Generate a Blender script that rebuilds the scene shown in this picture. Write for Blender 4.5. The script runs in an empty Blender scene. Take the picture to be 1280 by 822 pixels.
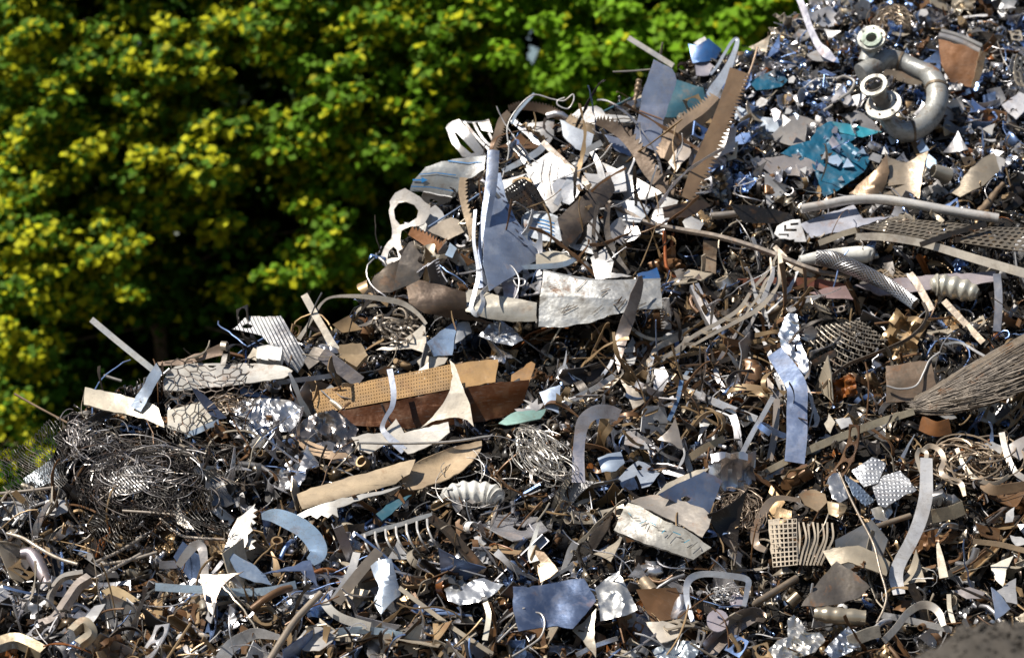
import bpy, bmesh, math, random
import numpy as np
from mathutils import Vector, Matrix, Euler, noise as mnoise
from mathutils.geometry import tessellate_polygon
PI = math.pi
scene = bpy.context.scene
COL = scene.collection
rnd = random.Random(7)

# ------------------------------------------------------------------ camera
CAM = Vector((0, -20, 1.93)); K = 1280 * 20 / 6.0; PXM = 213.3
cd = bpy.data.cameras.new('camera'); cam = bpy.data.objects.new('camera', cd); COL.objects.link(cam)
cam.location = CAM; cam.rotation_euler = (PI / 2, 0, 0)
cd.lens = 120; cd.sensor_width = 36; cd.clip_end = 2000; cd.clip_start = .1
cd.dof.use_dof = True; cd.dof.focus_distance = 18.9; cd.dof.aperture_fstop = 2.0
scene.camera = cam

def P(px, py, y):
    s = y + 20
    return Vector(((px - 640) / K * s, y, 1.93 - (py - 411) / K * s))

def sstep(a, b, x):
    t = min(1, max(0, (x - a) / (b - a))); return t * t * (3 - 2 * t)

BUMPS = [(700, 262, 170, 105, .34), (870, 322, 62, 30, -.5), (1110, 388, 66, 20, -.38), (540, 512, 85, 18, -.3), (300, 585, 130, 45, .12),
         (1120, 110, 110, 70, .12), (690, 585, 40, 35, .08), (940, 395, 60, 30, .12), (660, 432, 160, 12, -.2), (1130, 610, 120, 40, .1), (1150, 300, 120, 22, .15),
         (430, 640, 90, 25, -.1), (720, 610, 30, 25, -.2), (1190, 690, 60, 30, -.15), (180, 700, 90, 20, -.1), (860, 660, 50, 40, .1), (1080, 450, 40, 20, -.3)]
def G(x, z, fine=True):
    u = 640 + x * 207; v = 411 - (z - 1.93) * 207
    y = -2 + 1.3 * (z - .19)
    for (a, b, c, d, r) in BUMPS:
        q = ((u - a) / c) ** 2 + ((v - b) / d) ** 2
        if q < 8: y -= r * math.exp(-q)
    y += .22 * sstep(392, 418, v) * sstep(1000, 820, u) * sstep(430, 540, u) * sstep(520, 430, v)
    if fine:
        y += .24 * mnoise.noise(Vector((x * 1.9, z * 2.6, 3))) + .16 * mnoise.noise(Vector((x * 5, z * 6, 1))) + .05 * mnoise.noise(Vector((x * 12, z * 14, 8)))
    return y
def S(px, py, fine=False):
    y = 0
    for _ in range(7):
        p = P(px, py, y); y = G(p.x, p.z, fine)
    return y
SIL = [(-300, 700), (-80, 668), (0, 640), (55, 612), (80, 540), (115, 500), (200, 482), (290, 450), (380, 430), (440, 404), (468, 352), (500, 305),
       (560, 250), (600, 200), (660, 160), (740, 152), (800, 115), (870, 80), (950, 62), (985, 40), (1005, 15), (1040, -10), (1100, -60), (1300, -150), (1500, -180)]
def lerp_tab(tab, x):
    if x <= tab[0][0]: return tab[0][1]
    for (a, b), (c, d) in zip(tab, tab[1:]):
        if x <= c: return b + (d - b) * (x - a) / (c - a)
    return tab[-1][1]
def sil(px): return lerp_tab(SIL, px)
RIDGE = []
for _px in range(-300, 1501, 10):
    _p = P(_px, sil(_px), S(_px, sil(_px))); RIDGE.append((_p.x, _p.z))

# ------------------------------------------------------------------ materials
def newmat(name):
    m = bpy.data.materials.new(name); m.use_nodes = True
    nt = m.node_tree; nt.nodes.clear()
    out = nt.nodes.new('ShaderNodeOutputMaterial'); b = nt.nodes.new('ShaderNodeBsdfPrincipled')
    nt.links.new(b.outputs[0], out.inputs[0])
    return m, nt, b
def N(nt, t, **kw):
    n = nt.nodes.new(t)
    for k, v in kw.items():
        if isinstance(k, str) and hasattr(n, k): setattr(n, k, v)
    return n
def mixc(nt, fac, a, b, mode='MIX'):
    n = nt.nodes.new('ShaderNodeMix'); n.data_type = 'RGBA'; n.blend_type = mode
    for s, v in ((0, fac), (6, a), (7, b)):
        if hasattr(v, 'is_linked') or hasattr(v, 'links'): nt.links.new(v, n.inputs[s])
        else: n.inputs[s].default_value = v
    return n.outputs[2]
def ramp(nt, src, pts):
    r = nt.nodes.new('ShaderNodeValToRGB'); cr = r.color_ramp
    while len(cr.elements) > 1: cr.elements.remove(cr.elements[-1])
    for i, (p, c) in enumerate(pts):
        e = cr.elements[0] if i == 0 else cr.elements.new(p)
        e.position = p; e.color = c if len(c) == 4 else (*c, 1)
    nt.links.new(src, r.inputs[0]); return r.outputs[0]
def noi(nt, vec, scale, detail=3, rough=.6, dist=0):
    n = nt.nodes.new('ShaderNodeTexNoise'); n.inputs['Scale'].default_value = scale
    n.inputs['Detail'].default_value = detail; n.inputs['Roughness'].default_value = rough; n.inputs['Distortion'].default_value = dist
    nt.links.new(vec, n.inputs['Vector']); return n.outputs[0]
def mth(nt, op, a, b=None, c=None):
    n = nt.nodes.new('ShaderNodeMath'); n.operation = op
    for i, v in enumerate((a, b, c)):
        if v is None: continue
        if hasattr(v, 'links'): nt.links.new(v, n.inputs[i])
        else: n.inputs[i].default_value = v
    return n.outputs[0]

def scrap_material(name, source, rough=(.22, .55), dirt=.5, bump=.35, scratch=1.0, dirtcol=(.10, .065, .035), pattern=None):
    """colour from the object (or per-piece attribute); alpha = how metallic"""
    m, nt, b = newmat(name)
    tc = nt.nodes.new('ShaderNodeTexCoord')
    if source == 'object':
        oi = nt.nodes.new('ShaderNodeObjectInfo'); colr, alp = oi.outputs['Color'], oi.outputs['Alpha']
        add = nt.nodes.new('ShaderNodeVectorMath'); add.operation = 'ADD'
        sc = nt.nodes.new('ShaderNodeVectorMath'); sc.operation = 'SCALE'; sc.inputs[3].default_value = 37
        cmb = nt.nodes.new('ShaderNodeCombineXYZ')
        for i in range(3): nt.links.new(oi.outputs['Random'], cmb.inputs[i])
        nt.links.new(cmb.outputs[0], sc.inputs[0]); nt.links.new(tc.outputs['Object'], add.inputs[0]); nt.links.new(sc.outputs[0], add.inputs[1])
        vec = add.outputs[0]
    else:
        at = nt.nodes.new('ShaderNodeAttribute'); at.attribute_name = 'tint'; colr, alp = at.outputs['Color'], at.outputs['Alpha']
        vec = tc.outputs['Object']
    n1 = noi(nt, vec, 9, 5, .65, .6)
    n2 = noi(nt, vec, 60, 4, .7)
    dm = ramp(nt, n1, [(.50 - .02, (0, 0, 0)), (.66, (1, 1, 1))])
    dm2 = ramp(nt, n2, [(.56, (0, 0, 0)), (.68, (1, 1, 1))])
    dfac = mth(nt, 'MULTIPLY', mth(nt, 'MAXIMUM', mth(nt, 'MULTIPLY', dm, .75), mth(nt, 'MULTIPLY', dm2, .55)), dirt)
    rn = noi(nt, vec, 6.5, 6, .75, .3)
    rustf = mth(nt, 'MULTIPLY', ramp(nt, rn, [(.57, (0, 0, 0)), (.66, (1, 1, 1))]), min(1, dirt * .9))
    # scratches: noise squeezed along two axes
    mp = nt.nodes.new('ShaderNodeMapping'); mp.inputs['Scale'].default_value = (6, 90, 40); mp.inputs['Rotation'].default_value = (.3, .5, .6)
    nt.links.new(vec, mp.inputs['Vector'])
    sn = noi(nt, mp.outputs[0], 3, 3, .6)
    scr = ramp(nt, sn, [(.60, (0, 0, 0)), (.66, (1, 1, 1))])
    c0 = mixc(nt, mth(nt, 'MULTIPLY', n2, .35), colr, (.9, .88, .84, 1), 'MULTIPLY')
    tone = ramp(nt, noi(nt, vec, 3.5, 3), [(.32, (.50, .50, .52)), (.5, (.85, .84, .83)), (.68, (1.15, 1.12, 1.06))])
    c0 = mixc(nt, .8, c0, tone, 'MULTIPLY')
    c1 = mixc(nt, mth(nt, 'MULTIPLY', scr, .28 * scratch), c0, (.20, .18, .16, 1))
    c2 = mixc(nt, rustf, mixc(nt, dfac, c1, (*dirtcol, 1)), (.19, .085, .032, 1))
    dfac = mth(nt, 'MAXIMUM', dfac, rustf)
    if pattern == 'tread':
        vo = nt.nodes.new('ShaderNodeTexVoronoi'); vo.inputs['Scale'].default_value = 45; vo.inputs['Randomness'].default_value = .05
        nt.links.new(vec, vo.inputs['Vector']); pat = ramp(nt, vo.outputs[0], [(.2, (1, 1, 1)), (.45, (0, 0, 0))])
    elif pattern == 'ridge':
        wv = nt.nodes.new('ShaderNodeTexWave'); wv.inputs['Scale'].default_value = 16; wv.bands_direction = 'X'
        mp2 = nt.nodes.new('ShaderNodeMapping'); mp2.inputs['Rotation'].default_value = (0, .5, 0); nt.links.new(tc.outputs['Object'], mp2.inputs[0])
        nt.links.new(mp2.outputs[0], wv.inputs['Vector']); pat = wv.outputs[1]
    elif pattern == 'weave':
        wv = nt.nodes.new('ShaderNodeTexWave'); wv.inputs['Scale'].default_value = 30; wv.inputs['Distortion'].default_value = 3; wv.bands_direction = 'DIAGONAL'
        nt.links.new(tc.outputs['Object'], wv.inputs['Vector']); pat = wv.outputs[1]
    else: pat = None
    nt.links.new(c2, b.inputs['Base Color'])
    met = mth(nt, 'MULTIPLY', alp, mth(nt, 'SUBTRACT', 1.0, mth(nt, 'MULTIPLY', dfac, .9)))
    nt.links.new(met, b.inputs['Metallic'])
    rg = mth(nt, 'ADD', mth(nt, 'MULTIPLY', n1, rough[1] - rough[0]), rough[0])
    rg = mth(nt, 'ADD', rg, mth(nt, 'MULTIPLY', dfac, .35)); nt.links.new(rg, b.inputs['Roughness'])
    bp = nt.nodes.new('ShaderNodeBump'); bp.inputs['Strength'].default_value = bump; bp.inputs['Distance'].default_value = .012
    h = mth(nt, 'ADD', noi(nt, vec, 14, 2, .5), mth(nt, 'MULTIPLY', sn, .12))
    if pat is not None: h = mth(nt, 'ADD', h, mth(nt, 'MULTIPLY', pat, .45))
    nt.links.new(h, bp.inputs['Height']); nt.links.new(bp.outputs[0], b.inputs['Normal'])
    return m
M = {
    'metal': scrap_material('worn_sheet_metal', 'object'),
    'shiny': scrap_material('bright_crumpled_metal', 'object', rough=(.2, .38), dirt=.12, bump=.12, scratch=.3),
    'clean': scrap_material('clean_sheet_metal', 'object', rough=(.22, .48), dirt=.5, bump=.32, scratch=1.1),
    'scuffed': scrap_material('scuffed_metal', 'object', rough=(.28, .6), dirt=.95, bump=.6, scratch=1.8, dirtcol=(.07, .055, .04)),
    'rusty': scrap_material('rusty_metal', 'object', rough=(.5, .85), dirt=.8, bump=.7, dirtcol=(.16, .065, .022)),
    'film': scrap_material('coloured_plastic_film', 'object', rough=(.25, .5), dirt=.35, bump=.25, scratch=.3),
    'tread': scrap_material('tread_metal', 'object', dirt=.2, bump=.7, pattern='tread'),
    'ridge': scrap_material('corrugated_metal', 'object', dirt=.3, bump=1.0, pattern='ridge'),
    'weave': scrap_material('matted_fibre', 'object', rough=(.6, .9), dirt=.7, bump=1.0, pattern='weave'),
    'bits': scrap_material('scrap_bits', 'attribute', rough=(.13, .42), dirt=.4, bump=.2),
}
# colours: rgb + metallic; the steel blues carry sky reflection as colour
W = (.55, .55, .56, .35); ST = (.62, .62, .64, .9); T = (.50, .38, .24, .45); BR = (.20, .135, .085, .3); RU = (.30, .13, .05, .05)
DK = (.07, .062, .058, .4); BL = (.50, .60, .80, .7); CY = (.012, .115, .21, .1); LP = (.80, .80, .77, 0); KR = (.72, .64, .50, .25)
CO = (.45, .14, .05, .5); GR = (.36, .34, .32, .5); LB = (.48, .64, .86, .5); TE = (.05, .15, .21, .3); NV = (.05, .16, .42, .2)
RED = (.26, .085, .06, .1); SAND = (.47, .29, .13, .1); LI = (.55, .53, .60, .7); GN = (.30, .30, .27, .5)

# ------------------------------------------------------------------ object helpers
def finish(bm, name, mat, loc, color=None, smooth=True, ang=38):
    me = bpy.data.meshes.new(name)
    bmesh.ops.recalc_face_normals(bm, faces=bm.faces)
    bm.to_mesh(me); bm.free()
    if smooth:
        me.polygons.foreach_set('use_smooth', [True] * len(me.polygons)); me.set_sharp_from_angle(angle=math.radians(ang))
    if mat: me.materials.append(M[mat] if isinstance(mat, str) else mat)
    o = bpy.data.objects.new(name, me); o.location = loc
    if color: o.color = color
    COL.objects.link(o); return o
def meta(o, label=None, cat=None, group=None, kind=None):
    if label: o['label'] = label
    if cat: o['category'] = cat
    if group: o['group'] = group
    if kind: o['kind'] = kind
    return o
OCC = []; LINES = []
LAND = []     # landmarks (px, py, phrase)
def comp(name, label, cat, objs, names=None, lm=None, group=None):
    lo = objs[0].location.copy()
    r = bpy.data.objects.new(name, None); r.empty_display_size = .05; r.location = lo; COL.objects.link(r)
    meta(r, label, cat, group)
    for i, o in enumerate(objs):
        for k in ('label', 'category', 'group'):
            if k in o: del o[k]
        o.parent = r; o.location = o.location - lo
        if names: o.name = names[i]
    if lm: LAND.append((*unp(lo), lm))
    return r
def sub(parent, o, name):
    """o becomes a child of parent, in place"""
    for k in ('label', 'category', 'group'):
        if k in o: del o[k]
    w = o.location.copy(); o.parent = parent
    p = parent; base = Vector((0, 0, 0))
    while p: base += p.location; p = p.parent
    o.location = w - base; o.name = name
    return o
def unp(v):
    s = v.y + 20
    return 640 + v.x / s * K, 411 - (v.z - 1.93) / s * K
def catmull(pts, n):
    """n samples per segment through a list of tuples"""
    if len(pts) < 3 and n > 0:
        a, b = pts[0], pts[-1]
        return [tuple(a[k] + (b[k] - a[k]) * i / n for k in range(len(a))) for i in range(n + 1)]
    out = []
    Q = [tuple(2 * pts[0][k] - pts[1][k] for k in range(len(pts[0])))] + list(pts) + [tuple(2 * pts[-1][k] - pts[-2][k] for k in range(len(pts[0])))]
    for i in range(1, len(Q) - 2):
        for j in range(n):
            t = j / n
            out.append(tuple(.5 * (2 * Q[i][k] + (Q[i + 1][k] - Q[i - 1][k]) * t + (2 * Q[i - 1][k] - 5 * Q[i][k] + 4 * Q[i + 1][k] - Q[i + 2][k]) * t * t
                                   + (-Q[i - 1][k] + 3 * Q[i][k] - 3 * Q[i + 1][k] + Q[i + 2][k]) * t ** 3) for k in range(len(pts[0]))))
    out.append(tuple(pts[-1])); return out
class Plane:
    """a tilted plane resting in front of the heap; gives depth for a photo point"""
    def __init__(s, pts, gx=0., gy=1.1, lift=.1, y=None, dense=True):
        s.ax = sum(p[0] for p in pts) / len(pts); s.ay = sum(p[1] for p in pts) / len(pts); s.gx = gx; s.gy = gy
        if y is None:
            P_ = [(p[0], p[1], p[2] if len(p) > 2 else 0) for p in pts]; ex = []
            for a, b in zip(P_, P_[1:] + P_[:1] if len(P_) > 2 else P_[1:]): ex.append(tuple((a[k] + b[k]) / 2 for k in range(3)))
            if len(P_) > 3 and dense:
                for p in P_ + ex[:]:
                    for t in (.35, .7): ex.append((s.ax + (p[0] - s.ax) * t, s.ay + (p[1] - s.ay) * t, 0))
            y = min(S(p[0], p[1], True) + gx * (p[0] - s.ax) / PXM + gy * (p[1] - s.ay) / PXM + (p[2] if len(p) > 2 else 0) for p in P_ + ex) - lift * .75
        s.y = y
        s.o = P(s.ax, s.ay, y)
    def pt(s, px, py, d=0):
        return P(px, py, s.y - s.gx * (px - s.ax) / PXM - s.gy * (py - s.ay) / PXM - d) - s.o
def thicken(bm, t):
    """give a sheet its thickness along the vertex normals, with a rim"""
    bmesh.ops.remove_doubles(bm, verts=bm.verts, dist=1e-6)
    bmesh.ops.recalc_face_normals(bm, faces=bm.faces); bm.normal_update()
    fs = bm.faces[:]; nv = {v: bm.verts.new(v.co - v.normal * t) for v in bm.verts[:]}
    rim = [(l.vert, l.link_loop_next.vert) for f in fs for l in f.loops if len(l.edge.link_faces) == 1]
    for f in fs:
        try: bm.faces.new([nv[v] for v in reversed(f.verts)])
        except ValueError: pass
    for a, b in rim:
        try: bm.faces.new((b, a, nv[a], nv[b]))
        except ValueError: pass
def wob(a, b, s, amp):
    return amp * mnoise.noise(Vector((a * .03, b * .03, s)))

def plate(name, label, cat, pts, col, gx=0., gy=.9, lift=.1, mat='metal', holes=(), bend=None, smooth=0, dent=.012, th=.006, pl=None, group=None, lm=None, grid=9, y=None, rag=.9):
    """sheet traced by its outline, real thickness, bend = (angle deg, amount m)"""
    if smooth: pts = catmull(list(pts) + [pts[0]], smooth)[:-1]
    OCC.append([(p[0], p[1]) for p in pts])
    if rag:
        sd0 = len(OCC) * 1.7; new = []
        for i, p in enumerate(pts):
            q = pts[(i + 1) % len(pts)]; L_ = math.hypot(q[0] - p[0], q[1] - p[1]); k_ = max(1, int(L_ / 6))
            for j in range(k_):
                t = j / k_; x, y_ = p[0] + (q[0] - p[0]) * t, p[1] + (q[1] - p[1]) * t
                am = rag if j else rag * .3
                new.append((x + am * 2 * mnoise.noise(Vector((x * .11, y_ * .11, sd0))), y_ + am * 2 * mnoise.noise(Vector((x * .11, y_ * .11, sd0 + 9)))))
        pts = new
    pl = pl or Plane(pts, gx, gy, lift, y)
    bm = bmesh.new()
    loops = [[Vector((p[0], p[1], 0)) for p in pts]] + [[Vector((p[0], p[1], 0)) for p in h] for h in holes]
    flat = [v for l in loops for v in l]
    vs = [bm.verts.new(v) for v in flat]
    for t in tessellate_polygon(loops):
        try: bm.faces.new([vs[i] for i in t])
        except ValueError: pass
    xs = [p[0] for p in pts]; ys = [p[1] for p in pts]
    g = max(grid, max(max(xs) - min(xs), max(ys) - min(ys)) / 12)
    for axis, lo, hi in ((0, min(xs), max(xs)), (1, min(ys), max(ys))):
        q = lo + g * .6
        while q < hi - 1:
            co = Vector((q, 0, 0)) if axis == 0 else Vector((0, q, 0)); no = Vector((1, 0, 0)) if axis == 0 else Vector((0, 1, 0))
            bmesh.ops.bisect_plane(bm, geom=bm.verts[:] + bm.edges[:] + bm.faces[:], plane_co=co, plane_no=no, dist=1e-5)
            q += g
    sd = rnd.random() * 50
    cx, cy = (min(xs) + max(xs)) / 2, (min(ys) + max(ys)) / 2
    big = max(xs) - min(xs) + max(ys) - min(ys) > 45 and rag and dent >= .01
    rc = random.Random(len(OCC)); ca0 = rc.uniform(0, PI); cs0 = rc.uniform(.10, .34) * rc.choice((-1, 1)) if big else 0; co0 = rc.uniform(-.2, .2) * (max(xs) - min(xs))
    if bend:
        a = math.radians(bend[0]); ca, sa = math.cos(a), math.sin(a)
        ext = max(abs((x - cx) * ca + (yy - cy) * sa) for x, yy in zip(xs, ys)) or 1
    def dfun(x, y_):
        d = wob(x, y_, sd, dent) + cs0 * abs((x - cx - co0) * math.cos(ca0) + (y_ - cy) * math.sin(ca0)) / PXM - cs0 * .1
        if bend: d += bend[1] * (1 - (((x - cx) * ca + (y_ - cy) * sa) / ext) ** 2)
        return d
    global LASTD
    LASTD = (pl, dfun, th)
    for v in bm.verts: v.co = pl.pt(v.co.x, v.co.y, dfun(v.co.x, v.co.y))
    bmesh.ops.remove_doubles(bm, verts=bm.verts, dist=1e-5)
    thicken(bm, th)
    o = finish(bm, name, mat, pl.o, col)
    meta(o, label, cat, group)
    if lm: LAND.append((sum(xs) / len(xs), sum(ys) / len(ys), lm))
    o['_y'] = pl.y
    return o

def ribbon(name, label, cat, path, w, col, gx=0., gy=1.0, lift=.1, mat='metal', tilt=0., teeth=None, n=6, th=.004, curl=0., group=None, lm=None, pl=None, nc=2, y=None, slots=None, twist=0.):
    """strip along a path of photo points (px, py[, nearer by d]); w px wide, tilt turns it about its line"""
    pts = [(p[0], p[1], p[2] if len(p) > 2 else 0.) for p in path]
    ws = w if isinstance(w, (list, tuple)) else [w] * len(pts)
    LINES.append(([(p[0], p[1]) for p in pts], max(ws) / 2))
    pl = pl or Plane(pts, gx, gy, lift, y, dense=False)
    q = catmull([(*p, ww) for p, ww in zip(pts, ws)], n)
    bm = bmesh.new(); rows = []; P3 = [pl.pt(a, b, c) for a, b, c, _ in q]
    fw = Vector((pl.gx * 0, -1, 0))
    nrm = Vector((-pl.gx, -1, pl.gy)).normalized()
    for i, (a, b, c, ww) in enumerate(q):
        t = (P3[min(i + 1, len(q) - 1)] - P3[max(i - 1, 0)]).normalized()
        side = t.cross(Vector((0, 1, 0)))
        if side.length < .2: side = t.cross(nrm)
        side.normalize()
        dep = side.cross(t).normalized()
        if dep.y > 0: dep = -dep
        an = math.radians(tilt + twist * i / len(q))
        # keep the projected width: widen in depth
        sv = side * (ww / PXM / 2) + dep * (ww / PXM / 2) * math.tan(max(-1.2, min(1.2, an)))
        rows.append([P3[i] + sv * (2 * j / nc - 1) + dep * curl * (1 - (2 * j / nc - 1) ** 2) for j in range(nc + 1)])
    V = [[bm.verts.new(p) for p in r] for r in rows]
    for i in range(len(V) - 1):
        for j in range(nc):
            if slots and j == slots[0] and i % slots[1] and i < len(V) - 2: continue
            bm.faces.new((V[i][j], V[i + 1][j], V[i + 1][j + 1], V[i][j + 1]))
    if teeth:
        side, tl, step = teeth
        j = nc if side > 0 else 0; jj = j - side
        for i in range(0, len(V) - step, step):
            a, b = V[i][j], V[i + step][j]
            m_ = V[i + step // 2][j].co if step > 1 else (a.co + b.co) / 2
            out = (V[i][j].co - V[i][jj].co).normalized()
            tip = bm.verts.new(a.co * .85 + b.co * .15 + out * tl / PXM)
            if step == 1: bm.faces.new((a, tip, b))
            else: bm.faces.new([a, tip] + [V[k][j] for k in range(i + step, i, -1)])
    thicken(bm, th)
    o = finish(bm, name, mat, pl.o, col); meta(o, label, cat, group)
    if lm: k = q[len(q) // 2]; LAND.append((k[0], k[1], lm))
    return o

def tube_bm(bm, pts, rad, seg=10, caps=True, hollow=0.):
    """pts: Vectors; rad float or list; hollow = wall thickness, open ends"""
    n = len(pts); rad = rad if isinstance(rad, (list, tuple)) else [rad] * n
    rings = []; up = None
    for i in range(n):
        t = (pts[min(i + 1, n - 1)] - pts[max(i - 1, 0)]).normalized()
        if up is None:
            up = Vector((0, 0, 1)) if abs(t.z) < .9 else Vector((1, 0, 0))
        s = t.cross(up).normalized(); up = s.cross(t).normalized()
        rings.append([pts[i] + (s * math.cos(2 * PI * k / seg) + up * math.sin(2 * PI * k / seg)) * rad[i] for k in range(seg)])
    A = [[bm.verts.new(p) for p in r] for r in rings]
    def skin(A, inv=False):
        for i in range(len(A) - 1):
            for k in range(seg):
                f = (A[i][k], A[i][(k + 1) % seg], A[i + 1][(k + 1) % seg], A[i + 1][k])
                bm.faces.new(f[::-1] if inv else f)
    skin(A)
    if hollow:
        B = []
        for i in range(n):
            B.append([bm.verts.new(pts[i] + (Vector(v.co) - pts[i]) * (1 - hollow / rad[i])) for v in A[i]])
        skin(B, True)
        for e in (0, n - 1):
            for k in range(seg):
                bm.faces.new((A[e][k], A[e][(k + 1) % seg], B[e][(k + 1) % seg], B[e][k]))
    elif caps:
        bm.faces.new(A[0][::-1]); bm.faces.new(A[-1])
def tube(name, label, cat, path, r, col, gx=0., gy=1.0, lift=.1, mat='metal', n=6, seg=10, hollow=0, group=None, lm=None, pl=None, y=None, rib=None):
    pts = [(p[0], p[1], p[2] if len(p) > 2 else 0.) for p in path]
    pl = pl or Plane(pts, gx, gy, lift, y, dense=False)
    rs = r if isinstance(r, (list, tuple)) else [r] * len(pts)
    LINES.append(([(p[0], p[1]) for p in pts], max(rs)))
    q = catmull([(*p, rr) for p, rr in zip(pts, rs)], n)
    bm = bmesh.new()
    rad = [a[3] / PXM for a in q]
    if rib: rad = [x * (1 + rib[0] * math.sin(i * rib[1])) for i, x in enumerate(rad)]
    tube_bm(bm, [pl.pt(a, b, c) for a, b, c, _ in q], rad, seg, True, hollow / PXM if hollow else 0)
    o = finish(bm, name, mat, pl.o, col); meta(o, label, cat, group)
    if lm: k = q[len(q) // 2]; LAND.append((k[0], k[1], lm))
    return o

def perf(name, label, cat, quad, nu, nv, col, gx=0., gy=1.1, lift=.1, mat='metal', hole=.36, sides=8, shape='round', bend=0., th=.004, lm=None, pl=None, rowshift=False, y=None, sag=0.):
    """perforated sheet over a quad of photo points (tl, tr, br, bl), every hole cut"""
    pl = pl or Plane(quad, gx, gy, lift, y)
    OCC.append(list(quad))
    def mp(u, v):
        a, b, c, d = quad
        x = (a[0] * (1 - u) + b[0] * u) * (1 - v) + (d[0] * (1 - u) + c[0] * u) * v
        yy = (a[1] * (1 - u) + b[1] * u) * (1 - v) + (d[1] * (1 - u) + c[1] * u) * v
        return pl.pt(x, yy, bend * (1 - (2 * u - 1) ** 2) + sag * (1 - (2 * v - 1) ** 2))
    bm = bmesh.new(); cache = {}
    def V(u, v):
        k = (round(u, 5), round(v, 5))
        if k not in cache: cache[k] = bm.verts.new(mp(u, v))
        return cache[k]
    m = 4
    for i in range(nu):
        for j in range(nv):
            u0, v0 = i / nu, j / nv; du, dv = 1 / nu, 1 / nv
            # square ring: outer points on cell border, inner points of the hole
            outp = [(0, 0), (.5, 0), (1, 0), (1, .5), (1, 1), (.5, 1), (0, 1), (0, .5)]
            if shape == 'square': inp = [(.5 + hole * sx, .5 + hole * sy) for sx, sy in ((-1, -1), (0, -1), (1, -1), (1, 0), (1, 1), (0, 1), (-1, 1), (-1, 0))]
            else: inp = [(.5 + hole * math.cos(math.radians(225 + 45 * k)), .5 + hole * math.sin(math.radians(225 + 45 * k))) for k in range(8)]
            O_ = [V(u0 + a * du, v0 + b * dv) for a, b in outp]; I_ = [bm.verts.new(mp(u0 + a * du, v0 + b * dv)) for a, b in inp]
            for k in range(8): bm.faces.new((O_[k], O_[(k + 1) % 8], I_[(k + 1) % 8], I_[k]))
    thicken(bm, th)
    o = finish(bm, name, mat, pl.o, col, smooth=False); meta(o, label, cat)
    if lm: LAND.append((pl.ax, pl.ay, lm))
    return o

def mark(parent, name, path, w, col, closed=False):
    """pen line, scratch or printed sign lying on the sheet just made, following its bends"""
    pl, df, th = LASTD; bm = bmesh.new(); f = lambda x, y_: pl.pt(x, y_, df(x, y_) + th + .002)
    if closed:
        vs = [bm.verts.new(f(*p)) for p in path]; bm.faces.new(vs); bmesh.ops.triangulate(bm, faces=bm.faces)
    else:
        q = [p for a, b in zip(path, path[1:]) for p in [(a[0] + (b[0] - a[0]) * t / 6, a[1] + (b[1] - a[1]) * t / 6) for t in range(6)]] + [path[-1]]
        V = []
        for i, p in enumerate(q):
            a, b = q[max(0, i - 1)], q[min(len(q) - 1, i + 1)]; L_ = math.hypot(b[0] - a[0], b[1] - a[1]) or 1; nx, ny = -(b[1] - a[1]) / L_ * w / 2, (b[0] - a[0]) / L_ * w / 2
            V.append((bm.verts.new(f(p[0] - nx, p[1] - ny)), bm.verts.new(f(p[0] + nx, p[1] + ny))))
        for i in range(len(V) - 1): bm.faces.new((V[i][0], V[i + 1][0], V[i + 1][1], V[i][1]))
    o = finish(bm, name, 'film', pl.o, col); return sub(parent, o, name)
def crumple(name, label, cat, pts, col, gx=0., gy=.9, lift=.1, amp=.035, freq=.09, seed=0, mat='shiny', lm=None, group=None, sharp=True, step=3.2):
    """foil or thin sheet crushed into folds, traced outline"""
    pl = Plane(pts, gx, gy, lift)
    if mat != 'film': OCC.append(list(pts))
    freq *= .62; amp *= .42; step = 2.4
    bm = bmesh.new(); L = [Vector((p[0], p[1], 0)) for p in pts]
    vs = [bm.verts.new(v) for v in L]
    for t in tessellate_polygon([L]): bm.faces.new([vs[i] for i in t])
    xs = [p[0] for p in pts]; ys = [p[1] for p in pts]
    for no in (Vector((1, .25, 0)), Vector((-.3, 1, 0)), Vector((.8, -.7, 0))):
        no.normalize(); lo = min(v.dot(no) for v in L); hi = max(v.dot(no) for v in L); q = lo + step
        while q < hi:
            bmesh.ops.bisect_plane(bm, geom=bm.verts[:] + bm.edges[:] + bm.faces[:], plane_co=no * q, plane_no=no, dist=1e-5); q += step * (1 if no.x < .9 else 1.2)
    for v in bm.verts:
        a, b = v.co.x, v.co.y
        d = 0; f = freq; am = amp
        for k in range(2):
            nn = mnoise.noise(Vector((a * f * (1 + .3 * k), b * f, seed * 3.1 + k * 9)))
            d += am * (1 - abs(nn) * 3.2); f *= 2.1; am *= .35
        v.co = pl.pt(a + 1.5 * mnoise.noise(Vector((a * .2, b * .2, seed))), b, d)
    thicken(bm, .002)
    o = finish(bm, name, mat, pl.o, col, ang=28); meta(o, label, cat, group)
    if lm: LAND.append((sum(xs) / len(xs), sum(ys) / len(ys), lm))
    return o

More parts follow.
